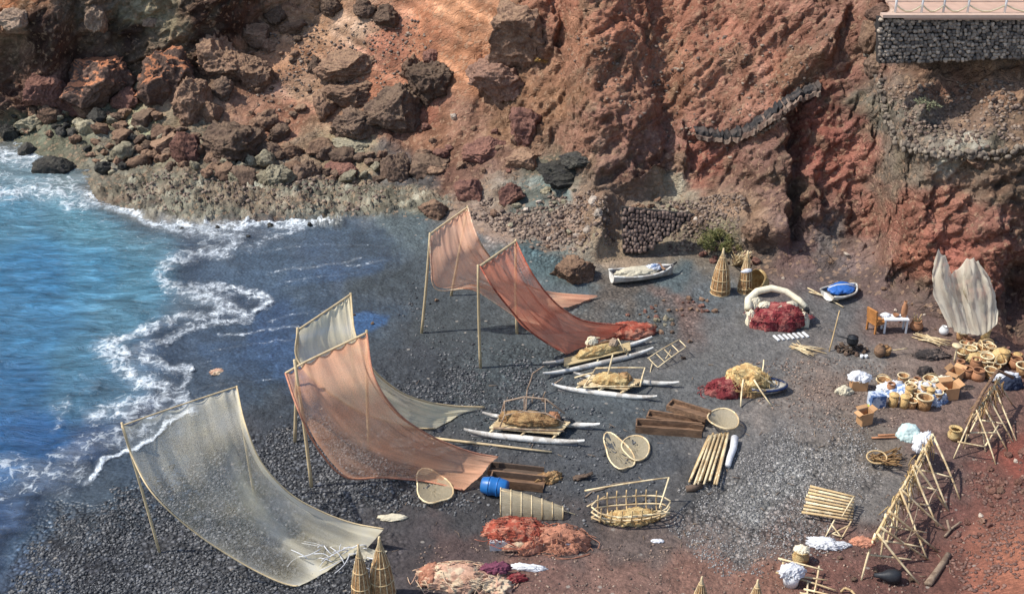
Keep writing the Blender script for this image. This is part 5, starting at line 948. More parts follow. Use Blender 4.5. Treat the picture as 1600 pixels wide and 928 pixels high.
heap_part('red_netting', REDN, c + Vector((-.75, .15, .3)), (1.0, .62, .42), 0, 121, t, folds=2.6, ridg=.3); heap_part('salmon_netting', SALM, c + Vector((.75, -.05, .0)), (.95, .6, .62), -.1, 122, t, folds=2.0, ridg=.34); heap_part('salmon_netting', SALM, c + Vector((-.1, -.38, .05)), (.5, .2, .42), .5, 123, t, ridg=.3); heap_part('pink_netting', PINKN, c + Vector((-.6, -.42, .12)), (.5, .14, .22), 0, 124, t, ridg=.3); cords(t, c + Vector((-.7, .1, .28)), (1.05, .66, .42), 26, REDN); cords(t, c + Vector((.75, -.05, 0)), (.98, .62, .6), 18, SALM)
c = P(735, 908, 0); t = thing('pink_net_heap', 'long heap of pale pink netting with mauve rag at the bottom centre', 'net heap', c)
heap_part('pink_netting', PINKN, c + Vector((-.35, 0, 0)), (1.3, .62, .5), -.05, 131, t, folds=2.2, ridg=.34); heap_part('salmon_netting', SALM, c + Vector((-1.1, .1, .05)), (.5, .45, .4), 0, 132, t, ridg=.3); heap_part('pink_netting', PINKN, c + Vector((.7, -.15, 0)), (.7, .5, .3), .1, 133, t, ridg=.4); heap_part('mauve_rag', MAUVE, c + Vector((.75, .2, .3)), (.5, .25, .22), .1, 134, t, ridg=.4); cords(t, c + Vector((-.3, 0, 0)), (1.4, .68, .5), 26, PINKN); heap_part('mauve_rag', CRIM, c + Vector((1.35, .05, .05)), (.35, .2, .2), .1, 135, t, ridg=.4)
heap_part('white_rag', WCLOTH, P(826, 888, .02), (.62, .14, .14), -.12, 136, label='white rag stretched on the ground right of the pink netting heap', cat='rag', ridg=.4)
# woven boat frame
c = P(985, 812, 0); t = thing('woven_boat_frame', 'boat-shaped open bamboo frame filled with straw-coloured weave', 'boat frame', c); R = Matrix.Rotation(.1, 3, 'Z'); mb = MB(); L, Wd = 2.55, 1.05
def bp(u, s, z): return c + R @ Vector((u * L / 2, s * Wd / 2 * math.sqrt(max(0, 1 - abs(u) ** 2.2)), z))
us = [i / 14 * 2 - 1 for i in range(15)]
for s_, z in ((-1, .5), (1, .55), (-.8, .3), (.8, .3), (-.45, .1), (.45, .1), (0, .04)): MB().tube([bp(u, s_, z + .1 * u * u) for u in us], .028, 6).build('stringer', BAMP, t)
for u in (-.8, -.55, -.3, -.05, .2, .45, .7): MB().tube([bp(u, s_, z) for s_, z in ((-1, .75), (-1, .5), (-.8, .28), (-.4, .08), (0, .04), (.4, .08), (.8, .28), (1, .55), (1, .8))], .026, 6).build('rib', BAM, t)
for A_, B_ in (((-1.45, .75, .6), (1.3, 1.0, .95)), ((-1.4, .1, .45), (-.8, .45, .6)), ((1.3, 1.0, .95), (.9, -.05, .5)), ((-.5, -.55, .5), (1.2, -.35, .55))): MB().stick(c + Vector(A_), c + Vector(B_), .032, .02).build('cross_pole', BAMP, t)
heap_part('woven_fill', YELN, c + Vector((0, 0, .04)), (1.0, .42, .34), .1, 141, t, folds=3, ridg=.35)
mb = MB(); mb.tube([P(915, 776, .03), P(925, 768, .03), P(942, 764, .03), P(958, 756, .03), P(980, 753, .03), P(998, 752, .03)], .03, 6, .015); tag(mb.build('driftwood_stick', GREYW, None, loc=P(955, 760, 0)), 'thin wavy driftwood stick behind the woven boat frame', 'stick')
# brown timber troughs
def plank(a, b, w, h, name, label, m, z=0.0, group=None):
    A_, B_ = P(*a, z), P(*b, z); c = (A_ + B_) / 2; d = B_ - A_; rz = math.atan2(d.y, d.x); t = thing(name, label, 'planks', Vector((c.x, c.y, c.z)), group)
    s = Vector((-d.y, d.x, 0)).normalized() * w / 2; MB().box(c + Vector((0, 0, .04)), (d.length, w, .06), rz).build('bottom_board', m, t, False)
    for q in (1, -1): MB().box(c + s * q + Vector((0, 0, h / 2)), (d.length * 1.003, .06, h), rz).build('side_board', m, t, False)
    MB().box(A_ + Vector((0, 0, h / 2 - .01)), (.05, w * .96, h * .9), rz).build('end_board', m, t, False); return t
plank((1046, 636), (1106, 654), .5, .22, 'timber_trough', 'upper brown timber trough leading to the round landing net', WOOD, .25, 'brown timber troughs'); plank((1012, 655), (1100, 668), .45, .26, 'timber_trough', 'middle brown timber trough of the three beside the landing net', WOOD, .02, 'brown timber troughs'); plank((994, 670), (1096, 678), .5, .3, 'timber_trough', 'lowest brown timber trough of the three beside the landing net', WOOD, .0, 'brown timber troughs')
plank((765, 735), (848, 748), .5, .25, 'timber_trough', 'timber trough lying just behind the blue barrel', DKPLANK, .02, 'brown timber troughs'); plank((768, 752), (850, 762), .5, .3, 'timber_trough', 'timber trough touching the blue barrel on its right', WOOD, .0, 'brown timber troughs')
heap_part('brown_rag', BROWNN, P(858, 748, .02), (.5, .3, .28), .2, 151, label='brown rag bundle at the right end of the trough by the blue barrel', cat='rag', ridg=.4); sticks('twig_heap', 'little heap of brown driftwood twigs right of the barrel troughs', 'twigs', DKPLANK, [((895 + random.uniform(0, 12), 748 + random.uniform(-4, 2), .04), (914 + random.uniform(0, 14), 740 + random.uniform(-3, 6), random.uniform(.05, .25))) for _ in range(9)], .045, .05)
# blue barrel
c = P(774, 760, .3); t = thing('blue_barrel', 'bright blue plastic barrel lying on its side at the end of the salmon net', 'barrel', P(774, 764, 0)); R_ = Matrix.Rotation(1.62, 3, 'Y') @ Matrix.Identity(3); R_ = Matrix.Rotation(-.25, 3, 'Z') @ Matrix.Rotation(math.pi / 2, 3, 'Y')
MB().lathe([(.0, -.46), (.24, -.46), (.27, -.42), (.3, -.2), (.315, -.16), (.315, -.1), (.30, -.06), (.31, .12), (.27, .36), (.24, .42), (0, .42)], c, 24, R_).build('drum', BLUE, t); MB().lathe([(0, -.52), (.1, -.52), (.12, -.5), (.12, -.45)], c, 16, R_).build('lid', BLACK, t)
for z in (-.19, .1): MB().ring(c + R_ @ Vector((0, 0, z)), .315, .315, .02, R_).build('hoop', BLUE, t)
sticks('long_cane', 'long bamboo cane lying in front of the front raft', 'cane', POLE, [((674, 684, .05), (862, 706, .05))], .05, .003, .7)
sticks('driftwood_branch', 'curved driftwood branch arching up beside the rear and middle rafts', 'branch', GREYW, [((822, 640, .02), (824, 608, .5)), ((824, 608, .5), (832, 584, .9)), ((832, 584, .9), (850, 572, 1.0)), ((846, 628, .0), (852, 612, .5)), ((832, 630, .0), (834, 616, .4)), ((862, 602, .2), (880, 590, .3))], .03, .1)
sticks('ladder_frame', 'small ladder-like frame leaning at the right end of the rear raft', 'ladder', BAMP, [((1012, 560, .1), (1062, 530, .55)), ((1028, 574, .1), (1072, 542, .45))] + [((1014 + i * 12, 560 - i * 7, .12 + .11 * i), (1028 + i * 11, 574 - i * 8, .12 + .09 * i)) for i in range(5)] + [((1020, 565, .1), (1016, 582, 0)), ((1040, 560, .2), (1048, 546, .3))], .022, .02, split='pole')
# bundle of canes and white tube
t = thing('cane_bundle', 'bundle of yellow bamboo canes laid side by side on the sand', 'canes', P(1112, 720, 0))
for i in range(15): u = i / 14; a = P(1108 + 30 * u, 678 + random.uniform(-2, 4), .12 + .07 * (i % 3)); b = P(1078 + 42 * u + random.uniform(-2, 2), 752 + random.uniform(-4, 6), .1 + .07 * (i % 3)); MB().stick(a, b, .045, .006, 7, .85).build('cane', BAMP if i % 3 else BAM, t)
MB().tube([P(1072, 764, .06), P(1084, 762, .12), P(1094, 758, .06)], .12, 8).build('support_log', DKPLANK, t); MB().tube([P(1118, 686, .05), P(1142, 690, .05)], .05, 8).build('support_log', WOOD, t)
tag(MB().tube([P(1148, 684, .16), P(1146, 700, .14), P(1140, 716, .14), P(1137, 728, .1)], .14, 10, .1).build('white_roll', WCLOTH, None, loc=P(1142, 706, 0)), 'white rolled cloth tube beside the bundle of bamboo canes', 'cloth roll')
heap_part('cream_cloth', CREAM, P(612, 809, .02), (.52, .18, .08), 0, 161, label='flat cream cloth lying on the sand right of the large pale net', cat='cloth'); heap_part('pink_cloth', PINKN, P(340, 581, .02), (.36, .24, .08), .2, 162, label='pink rag lying on the wet sand near the water', cat='rag', ridg=.4)
heap_part('plastic_scrap', WCLOTH, P(1027, 845, .01), (.22, .1, .06), 0, 163, label='small white scrap on the ground below the woven boat frame', cat='scrap')
sticks('driftwood_heap', 'pale twig heap left of the campfire pot', 'twigs', BAMP, [((1228 + random.uniform(0, 20), 538 + random.uniform(-2, 8), .03), (1262 + random.uniform(0, 30), 545 + random.uniform(-2, 12), random.uniform(.03, .25))) for _ in range(16)] + [((1246, 532, .3), (1256, 546, 0))], .02, .05)
sticks('stick_heap', 'pale stick heap between the white table and the sooty cloth', 'sticks', BAMP, [((1424 + random.uniform(0, 24), 524 + random.uniform(-4, 8), .03), (1462 + random.uniform(0, 26), 534 + random.uniform(-4, 8), random.uniform(.03, .3))) for _ in range(16)], .022, .04)
# campfire
c = P(1330, 548, 0); t = thing('campfire', 'ring of stones and sticks with a black pot hanging over it', 'campfire', c)
MB().stick(c + Vector((-.9, -.1, 0)), c + Vector((-.5, .6, 1.5)), .03).build('long_stick', BAM, t)
fs = MB(); [fs.stick(c + Vector((random.uniform(-.6, .5), random.uniform(-.4, .3), .05)), c + Vector((random.uniform(-.5, .6), random.uniform(-.4, .4), random.uniform(.05, .3))), .035, .05) for _ in range(18)]; fs.build('firewood', DKPLANK, t)
for i in range(9): a = i * .7; V, F = rock_mesh(2, 700 + i, 5, .15); o = mesh_np('hearth_stone', V * .11 + np.array([.58 * math.cos(a), .42 * math.sin(a), .07]), F, RD); o.parent = t
kp = thing('cooking_pot', 'black cooking pot standing above the campfire', 'pot', c + Vector((0, .1, .3))); MB().lathe([(0, .3), (.14, .3), (.21, .36), (.24, .48), (.2, .6), (.22, .63), (.16, .63), (.1, .7), (0, .72)], c, 18).build('pot_body', BLACK, kp); MB().stick(c + Vector((-.22, 0, .56)), c + Vector((-.6, .1, .62)), .025).build('handle', BLACK, kp)
for dx, lb in ((0, 'left white mug in front of the campfire'), (.17, 'right white mug in front of the campfire')): c2 = P(1346, 560, 0) + Vector((dx, 0, 0)); tag(MB().lathe([(0, .01), (.06, .01), (.07, .16), (.055, .16), (.05, .03), (0, .03)], c2, 12).build('mug', WHITE, None, loc=c2), lb, 'mug', 'white mugs by the campfire')
def pot(name, label, px, py, r, h, m, group=None, neck=.5, z=0, M=None, cat='pot', base=None):
    c = base if base is not None else P(px, py, z); t = thing(name, label, cat, c, group); MB().lathe([(0, .0), (r * .6, 0), (r * .95, h * .25), (r, h * .5), (r * .75, h * .8), (r * neck, h * .92), (r * neck * 1.15, h), (r * neck * .8, h), (r * neck * .7, h * .85)], c, 18, M).build('body', m, t); return t, c
t, c = pot('clay_jug', 'dark brown clay jug standing right of the campfire', 1374, 556, .24, .52, WOOD, neck=.35); MB().tube([c + Vector(p) for p in ((.2, 0, .3), (.34, 0, .4), (.26, 0, .5), (.1, 0, .48))], .03, 6).build('handle', WOOD, t)
t = thing('wooden_scoop', 'pale wooden scoop with a long handle right of the brown jug', 'scoop', P(1386, 552, 0)); MB().lathe([(0, 0), (.16, .02), (.2, .2), (.2, .3), (.15, .3), (.14, .08), (0, .06)], P(1384, 554, .02), 16).build('bowl', WICK, t); MB().stick(P(1390, 548, .25), P(1418, 544, .25), .025).build('handle', BAMP, t)
# table, chair and what stands on it
c = P(1396, 517, 0); t = thing('white_table', 'small white table with four legs near the red cliff', 'table', c); MB().box(c + Vector((0, 0, .62)), (1.0, .5, .05)).build('tabletop', WHITE, t, False)
for x, y in ((-.44, -.2), (.44, -.2), (-.44, .2), (.44, .2)): MB().box(c + Vector((x, y, .3)), (.07, .07, .6)).build('leg', WHITE, t, False)
tt = c + Vector((0, 0, .65)); b_ = tt + Vector((.34, .05, 0)); t = thing('clay_bottle', 'tall orange clay bottle standing on the white table', 'bottle', b_); MB().lathe([(0, 0), (.11, 0), (.13, .2), (.12, .45), (.07, .58), (.07, .68), (.05, .68)], b_, 14).build('body', TERRA, t)
b_ = tt + Vector((-.38, .1, 0)); heap_part('folded_cloth', WCLOTH, b_, (.22, .15, .12), 0, 171, label='folded white cloth on the left end of the white table', cat='cloth'); b_ = tt + Vector((.02, .05, 0)); t = thing('clay_bowl', 'small clay bowl in the middle of the white table', 'bowl', b_); MB().lathe([(0, 0), (.08, 0), (.14, .1), (.12, .1), (.06, .03), (0, .03)], b_, 14).build('body', TERRA, t)
c = P(1368, 516, 0); t = thing('wooden_chair', 'orange-brown wooden armchair left of the white table', 'chair', c); OR = simple('orange_wood', (178, 116, 60), .6, .3, 5, .3); R = Matrix.Rotation(.5, 3, 'Z')
MB().box(c + Vector((0, 0, .42)), (.6, .55, .07), .5).build('seat', OR, t, False); MB().box(c + R @ Vector((-.3, 0, .75)) + Vector((0, 0, 0)), (.07, .55, .62), .5, 0, -.15).build('backrest', OR, t, False)
for x in (-.26, .26):
    for y in (-.24, .24): MB().box(c + R @ Vector((x, y, .2)), (.07, .07, .4), .5).build('leg', OR, t, False)
for y in (-.29, .29): MB().box(c + R @ Vector((0, y, .62)), (.58, .07, .05), .5).build('armrest', OR, t, False)
t, c = pot('terracotta_pot', 'round terracotta pot right of the white table', 1431, 515, .27, .42, TERRA, neck=.7); sg = MB(); [sg.stick(c + Vector((0, 0, .3)), c + Vector((random.uniform(-.25, .25), random.uniform(-.2, .2), random.uniform(.5, .75))), .02, .1) for _ in range(10)]; sg.build('dry_stems', BAM, t)
heap_part('sooty_cloth', SOOT, P(1455, 556, .01), (.75, .42, .28), 0, 181, label='sooty black cloth heap left of the basket stacks', cat='cloth heap', ridg=.45, folds=2.6)
t, c = pot('white_jar', 'round white jar at the foot of the hanging cream net', 1474, 522, .2, .36, WHITE, neck=.5); t = thing('small_stand', 'thin pale stand with a flat top left of the basket stacks', 'stand', P(1491, 566, 0)); MB().stick(P(1491, 566, 0), P(1491, 566, 0) + Vector((0, 0, .72)), .04).build('post', BAMP, t); MB().lathe([(0, .72), (.2, .72), (.2, .77), (0, .77)], P(1491, 566, 0), 14).build('stand_top', BAMP, t)
# ---------------------------------------------------------------- baskets, boxes and cloths of the market pile
def basket_proto(name, cat, r, h, m, handle=False, flare=1.15, lid=False):
    t = thing(name, 'x', cat, (0, 0, 0)); MB().lathe([(0, .0), (r, 0), (r * 1.04, h * .4), (r * flare, h), (r * flare * .9, h), (r * .92, h * .3), (r * .85, .05), (0, .05)], (0, 0, 0), 18).build('basket_body', m, t); MB().ring((0, 0, h), r * flare, r * flare, .03, n=18).build('rim', BAMP if m is WICK else m, t)
    if handle: MB().tube([Vector((r * flare * math.cos(a), 0, h + r * 1.1 * math.sin(a))) for a in [i * math.pi / 8 for i in range(9)]], .022, 6).build('handle', BAM, t)
    if lid: MB().lathe([(r * flare * 1.04, h), (r * .8, h + .06), (0, h + .1)], (0, 0, 0), 18).build('lid', m, t)
    return t
BK = basket_proto('round_basket', 'basket', .2, .36, WICK); BH = basket_proto('handled_basket', 'basket', .24, .26, WICK, True, 1.3); BT = basket_proto('clay_pot', 'pot', .2, .3, TERRA, False, .8); BL = basket_proto('tall_basket', 'basket', .17, .5, simple('golden_wicker', (206, 166, 104), .8, .35, 20, .7), False, 1.05, True)
ii = [0]
def put(pr, px, py, label, sc=1.0, rz=None, z=0.0, group=None, rx=0, ry=0): return place(pr, P(px, py, z), rz if rz is not None else random.uniform(0, 6), sc, label, group, rx, ry)
GB = 'baskets of the market pile'
for px, py, pr, sc, lb in ((1395, 634, BL, .95, 'tall lidded basket at the left front of the market pile'), (1412, 636, BL, .9, 'second tall lidded basket from the left in the front row of the market pile'), (1424, 636, BK, .8, 'small open basket between the tall lidded ones and the round one'), (1443, 637, BK, 1.25, 'big round open basket at the right front of the market pile'), (1427, 620, BT, 1.0, 'clay pot just behind the front row of the market pile'),
    (1380, 602, BH, .9, 'handled basket at the left rear of the market pile'), (1410, 598, BK, .9, 'open basket at the rear centre of the market pile'), (1432, 600, BT, .8, 'small clay pot at the rear centre of the market pile'), (1453, 600, BH, .9, 'handled basket near the right rear of the market pile'), (1469, 622, BK, 1.0, 'open basket at the right border of the blue and white cloths')): put(pr, px, py, lb, sc, group=GB)
GR = 'baskets and pots stacked below the hanging cream net'
rr = [(1502, 530, BK, 1.0, 'open basket at the foot of the hanging cream net, left one'), (1514, 541, BT, 1.0, 'clay pot in front of the left basket below the hanging net'), (1538, 532, BL, 1.0, 'tall lidded basket at the foot of the hanging net, right one'), (1530, 553, BH, 1.1, 'handled basket in the middle of the right-hand basket stack'), (1515, 556, BK, 1.0, 'open basket at the left of the right-hand basket stack'),
      (1546, 552, BK, .9, 'small open basket at the right of the right-hand basket stack'), (1540, 570, BK, 1.1, 'wide open basket low in the right-hand basket stack'), (1524, 573, BT, 1.1, 'round clay pot low in the right-hand basket stack'), (1558, 572, BH, 1.0, 'handled basket at the lower right of the basket stack'), (1510, 588, BT, 1.2, 'clay pot standing apart left below the basket stack'),
      (1527, 592, BT, 1.3, 'largest clay pot below the basket stack'), (1546, 590, BK, 1.0, 'open basket beside the largest clay pot'), (1586, 574, BT, 1.3, 'orange clay pot at the right border of the photo'), (1597, 586, BK, 1.2, 'basket cut by the right border of the photo'), (1576, 562, BT, .8, 'small dark pot behind the white bundle at the right'), (1500, 574, BT, .9, 'little clay pot at the upper left of the basket stack')]
for px, py, pr, sc, lb in rr: put(pr, px, py, lb, sc, group=GR)
V, F = ico(3); tag(lump(V * (1 + .06 * fbm(V, 3, 3)[:, None]), F, P(1564, 556, .26), (.36, .36, .33), (0, 0, 0), 'straw_ball', YELN), 'pale round straw ball at the top right of the basket stack', 'straw ball')
heap_part('straw_heap', YELN, P(1526, 560, .25), (.5, .3, .22), .2, 191, label='loose straw heap on top of the right-hand basket stack', cat='straw', ridg=.4); heap_part('straw_heap', YELN, P(1518, 550, .1), (.4, .22, .2), -.2, 192, label='loose straw heap behind the right-hand basket stack', cat='straw', ridg=.4)
heap_part('market_cloth', BLUCL, P(1425, 616, .0), (1.0, .55, .34), .05, 201, label='blue and white cloth spread under the middle of the market pile', cat='cloth', ridg=.35, folds=2.4); heap_part('market_cloth', WCLOTH, P(1392, 608, .05), (.62, .35, .3), .2, 202, label='white cloth heap on the left of the market pile', cat='cloth', ridg=.4, folds=2.4)
heap_part('market_cloth', BLUCL, P(1462, 628, .0), (.5, .35, .46), .1, 203, label='blue patterned cloth bundle at the right end of the market pile', cat='cloth', ridg=.35, folds=2.4); heap_part('market_cloth', WCLOTH, P(1446, 606, .2), (.55, .3, .25), -.2, 204, label='white cloth lump at the upper right of the market pile', cat='cloth', ridg=.4); heap_part('market_cloth', CREAM, P(1474, 596, .1), (.5, .25, .22), .2, 206, label='cream cloth heap behind the open cardboard box', cat='cloth', ridg=.4)
t = thing('striped_hamper', 'blue and white striped hamper at the left end of the market pile', 'hamper', P(1370, 626, 0)); MB().box(P(1370, 624, .26), (.55, .42, .5), .15).build('hamper_body', STRIPE, t, False)
def carton(label, px, py, s, rz, group='cardboard boxes on the ground', openf=True, m=CARD):
    c = P(px, py, 0); t = thing('cardboard_box', label, 'box', c, group); x, y, z = s; R = Matrix.Rotation(rz, 3, 'Z')
    for d, sz in (((0, y / 2, z / 2), (x, .02, z)), ((0, -y / 2, z / 2), (x, .02, z)), ((x / 2, 0, z / 2), (.02, y * .98, z)), ((-x / 2, 0, z / 2), (.02, y * .98, z)), ((0, 0, .02), (x * .97, y * .97, .02))): MB().box(c + R @ Vector(d), sz, rz).build('side_panel', m, t, False)
    if openf:
        for d, sz, rx, ry in (((0, y / 2 + y * .18, z + .06), (x, y * .4, .02), .5, 0), ((x / 2 + x * .18, 0, z + .06), (x * .4, y, .02), 0, -.5), ((-x / 2 - x * .16, 0, z - .02), (x * .4, y, .02), 0, -.3)): MB().box(c + R @ Vector(d), sz, rz, rx, ry).build('flap', m, t, False)
    return c + Vector((0, 0, z))
carton('open cardboard box at the right of the market pile', 1481, 620, (.55, .5, .5), .2); carton('open cardboard box with raised flaps behind the market pile', 1492, 592, (.5, .45, .35), .8); top = carton('cardboard box with a white cloth on top, left behind the market pile', 1341, 606, (.58, .45, .4), -.05, openf=False)
heap_part('white_cloth', WCLOTH, top + Vector((0, 0, .0)), (.46, .28, .32), 0, 211, label='white cloth heaped on the cardboard box left of the market pile', cat='cloth', ridg=.35); heap_part('cream_bundle', CREAM, P(1319, 614, 0), (.4, .24, .3), .1, 212, label='low cream bundle on the ground left of the cloth-topped box', cat='bundle', ridg=.35)
carton('crumpled cardboard bag standing alone in front of the market pile', 1350, 661, (.46, .34, .5), .4, openf=True); heap_part('paper_scrap', GREENP, P(1366, 634, .01), (.34, .12, .08), .1, 213, label='yellow-green scraps on the ground in front of the striped hamper', cat='scraps', ridg=.4)
heap_part('dark_sack', SOOT, P(1446, 584, .0), (.32, .25, .32), 0, 214, label='dark brown sack at the rear of the market pile', cat='sack'); heap_part('white_bundle', WCLOTH, P(1572, 592, .15), (.62, .3, .3), .1, 215, label='white cloth bundle with dark shadowed side at the right behind the second rack', cat='bundle', ridg=.35); heap_part('navy_sack', simple('navy_sack', (38, 46, 66), .8, .3, 5, .4), P(1578, 604, 0), (.5, .3, .42), .1, 216, label='navy sack under the white bundle at the far right', cat='sack')
heap_part('grey_rag', SOOT, P(1508, 606, .0), (.35, .16, .14), 0, 217, label='dark grey rag right of the open cardboard box', cat='rag')
# ---------------------------------------------------------------- bamboo racks
def V3(px, py, z): return P(px, py, z)
t = thing('bamboo_rack', 'long row of lashed bamboo A-frames running down the lower right', 'rack', P(1420, 800, 0))
r0, r1 = V3(1368, 838, 1.25), V3(1456, 682, 1.45); GH0 = lambda u: r0.lerp(r1, u)
MB().stick(r0 - (r1 - r0) * .03, r1 + (r1 - r0) * .03, .05, .004).build('ridge_pole', BAM, t); MB().stick(r0 + Vector((.05, -.05, -.14)), r1 + Vector((.1, .1, -.2)), .035, .01).build('ridge_pole', BAMP, t)
def fr_leg(u, px, py): MB().stick(GH0(u) + Vector((random.uniform(-.05, .05), 0, .12)), V3(px, py, 0), .042, .015).build('leg', BAMP, t)
for u, px, py in ((0, 1346, 906), (0, 1436, 912), (.06, 1451, 874), (.2, 1466, 862), (.18, 1376, 872), (.4, 1448, 872), (.42, 1478, 828), (.42, 1400, 838), (.62, 1465, 822), (.66, 1482, 798), (.66, 1420, 800), (.85, 1482, 798), (1, 1500, 780), (.98, 1425, 760), (.85, 1404, 790), (.5, 1385, 850)): fr_leg(u, px, py)
for a, b in (((1354, 866, .55), (1424, 874, .55)), ((1383, 845, .75), (1438, 854, .6)), ((1386, 822, .9), (1448, 832, .6)), ((1400, 780, .95), (1452, 790, .7)), ((1420, 755, .9), (1466, 766, .7)), ((1440, 734, .9), (1488, 746, .7))): MB().stick(V3(*a), V3(*b), .034, .01).build('crossbar', BAMP, t)
for a, b in (((1418, 846, .6), (1434, 792, .9)), ((1392, 842, .6), (1424, 800, .9)), ((1416, 844, .5), (1436, 828, .9)), ((1452, 786, .6), (1464, 764, .9)), ((1406, 826, .9), (1430, 778, 1.0))): MB().stick(V3(*a), V3(*b), .024, .06).build('brace', GREYW, t)
hg = thing('hanging_straw', 'tangle of straw strands hanging over the ridge of the long bamboo rack', 'straw', GH0(.5) ); mb = MB()
for i in range(70): u = random.random() ** .8; p = GH0(u) + Vector((random.uniform(-.12, .12), random.uniform(-.1, .1), random.uniform(0, .15))); s_ = random.choice((-1, 1)); mb.stick(p, p + Vector((s_ * random.uniform(.02, .3), random.uniform(-.3, .15), -random.uniform(.25, .9) * (.5 + u))), .02, .1, 4, .6, 3)
mb.build('straw_strands', YELN, hg)
c = GH0(.0) + Vector((-.35, 0, -.25)); heap_part('orange_crate_cloth', SALM, c, (.42, .22, .2), -.2, 221, label='salmon and white cloth hanging at the near end of the long bamboo rack', cat='cloth', ridg=.35); heap_part('white_plastic_bag', simple('milky_plastic', (214, 236, 230), .4, .08, 4, .3, .5, transl=.2), P(1420, 682, .9), (.48, .36, .42), -.3, 222, label='big milky white plastic bag at the far end of the long bamboo rack', cat='plastic bag', ridg=.15); heap_part('white_plastic_bag', WCLOTH, P(1444, 690, 1.0), (.4, .3, .36), .3, 223, label='crumpled white bag hanging right of the big milky one', cat='plastic bag', ridg=.45, folds=2.5); heap_part('white_plastic_bag', WCLOTH, P(1436, 702, .9), (.22, .2, .3), .3, 224, label='small white bag tied under the two larger ones', cat='plastic bag', ridg=.4)
t = thing('bamboo_rack', 'shorter bamboo A-frame rack at the right behind the long one', 'rack', P(1535, 690, 0)); q0, q1 = V3(1520, 650, 1.2), V3(1562, 592, 1.2)
MB().stick(q0 - (q1 - q0) * .05, q1 + (q1 - q0) * .05, .045, .01).build('ridge_pole', BAM, t)
for u, px, py in ((0, 1490, 716), (.1, 1556, 726), (.0, 1505, 700), (.3, 1574, 704), (.5, 1583, 690), (.6, 1508, 690), (.9, 1582, 632), (1, 1520, 660), (.2, 1540, 706), (.75, 1588, 688)): MB().stick(q0.lerp(q1, u) + Vector((0, 0, .1)), V3(px, py, 0), .034, .02).build('leg', BAMP, t)
for a, b in (((1496, 690, .6), (1540, 698, .6)), ((1514, 676, .6), (1558, 676, .7)), ((1530, 656, .7), (1568, 662, .7)), ((1540, 696, .5), (1560, 664, .7))): MB().stick(V3(*a), V3(*b), .034, .01).build('crossbar', BAMP, t)
hg = thing('hanging_straw', 'tangle of straw strands hanging over the shorter bamboo rack', 'straw', q0.lerp(q1, .5)); mb = MB()
for i in range(50): u = random.random(); p = q0.lerp(q1, u) + Vector((random.uniform(-.15, .3) , random.uniform(-.1, .1), .1)); mb.stick(p, p + Vector((random.uniform(-.3, .45), random.uniform(-.3, .2), -random.uniform(.25, .95))), .02, .1, 4, .6, 3)
mb.build('straw_strands', BROWNN, hg); MB()
mb = MB(); mb.tube([q0 + Vector((-.15, -.2, -.6)), q0 + Vector((-.05, 0, .0)), q0.lerp(q1, .4) + Vector((-.1, 0, .35)), q1 + Vector((-.1, .1, .3)), q1 + Vector((.5, 0, .05))], .06, 7); tag(mb.build('bent_branch', WOOD, None, loc=q0), 'dark bent branch tied over the top of the shorter bamboo rack', 'branch')
pot('wicker_barrel', 'golden wicker barrel at the left foot of the shorter rack', 1491, 686, .26, .45, YELN, neck=.85, cat='wicker barrel')
t = thing('wicker_bundle', 'bundle of curved wicker rods lying left of the long bamboo rack', 'wicker bundle', P(1384, 722, 0))
mb = MB()
for i in range(22): a = P(1356 + random.uniform(0, 14), 712 + random.uniform(-4, 10), random.uniform(.05, .4)); b = P(1398 + random.uniform(0, 12), 706 + random.uniform(-10, 22), random.uniform(.1, .6)); m_ = (a + b) / 2 + Vector((0, random.uniform(-.2, .1), random.uniform(-.15, .1))); mb.tube([Vector(p) for p in catmull([tuple(a), tuple(m_), tuple(b)], 7)], .022, 5)
mb.build('rods', BROWNN, t)
for z in (.35, .42): MB().ring(P(1370, 714, z), .34, .26, .03, Matrix.Rotation(.4, 3, 'X'), n=18).build('hoop', BAM, t)
sticks('old_stake', 'two weathered stakes lying left of the milky plastic bag', 'stakes', TERRA, [((1362, 684, .06), (1416, 682, .06)), ((1372, 680, .04), (1420, 678, .04))], .04, .01)
# bamboo panel
t = thing('slatted_rack', 'slatted yellow bamboo panel propped on a small stand at the lower right', 'bamboo panel', P(1295, 800, 0))
pc = [V3(1268, 760, .55), V3(1336, 776, .5), V3(1332, 812, .25), V3(1254, 800, .25)]
for i in range(9): v = i / 8; a = pc[0].lerp(pc[3], v); b = pc[1].lerp(pc[2], v); MB().stick(a + (a - b) * random.uniform(0, .05), b, .045, .004).build('cane', BAMP if i % 2 else BAM, t)
for u in (.12, .5, .88): MB().stick(pc[0].lerp(pc[1], u) + Vector((0, 0, -.06)), pc[3].lerp(pc[2], u) + Vector((0, 0, -.06)), .04, .004).build('batten', GREYW, t)
MB().stick(V3(1334, 776, .6), V3(1316, 806, .5), .03).build('batten', BAMP, t)
for a, b in (((1304, 812, .3), (1290, 838, 0)), ((1330, 814, .3), (1314, 842, 0)), ((1302, 834, .1), (1316, 838, .1)), ((1300, 820, .2), (1314, 838, .05)), ((1328, 820, .25), (1300, 834, .05))): MB().stick(V3(*a), V3(*b), .028, .01).build('prop', BAMP, t)
heap_part('white_sheet', WCLOTH, P(1288, 850, .02), (.6, .3, .22), -.2, 231, label='crumpled white sheet on the ground below the slatted bamboo panel', cat='sheet', ridg=.45, folds=2.2); heap_part('white_sheet', WCLOTH, P(1312, 852, .02), (.4, .14, .12), -.1, 232, label='narrow end of white sheet right of the crumpled white sheet', cat='sheet', ridg=.45)
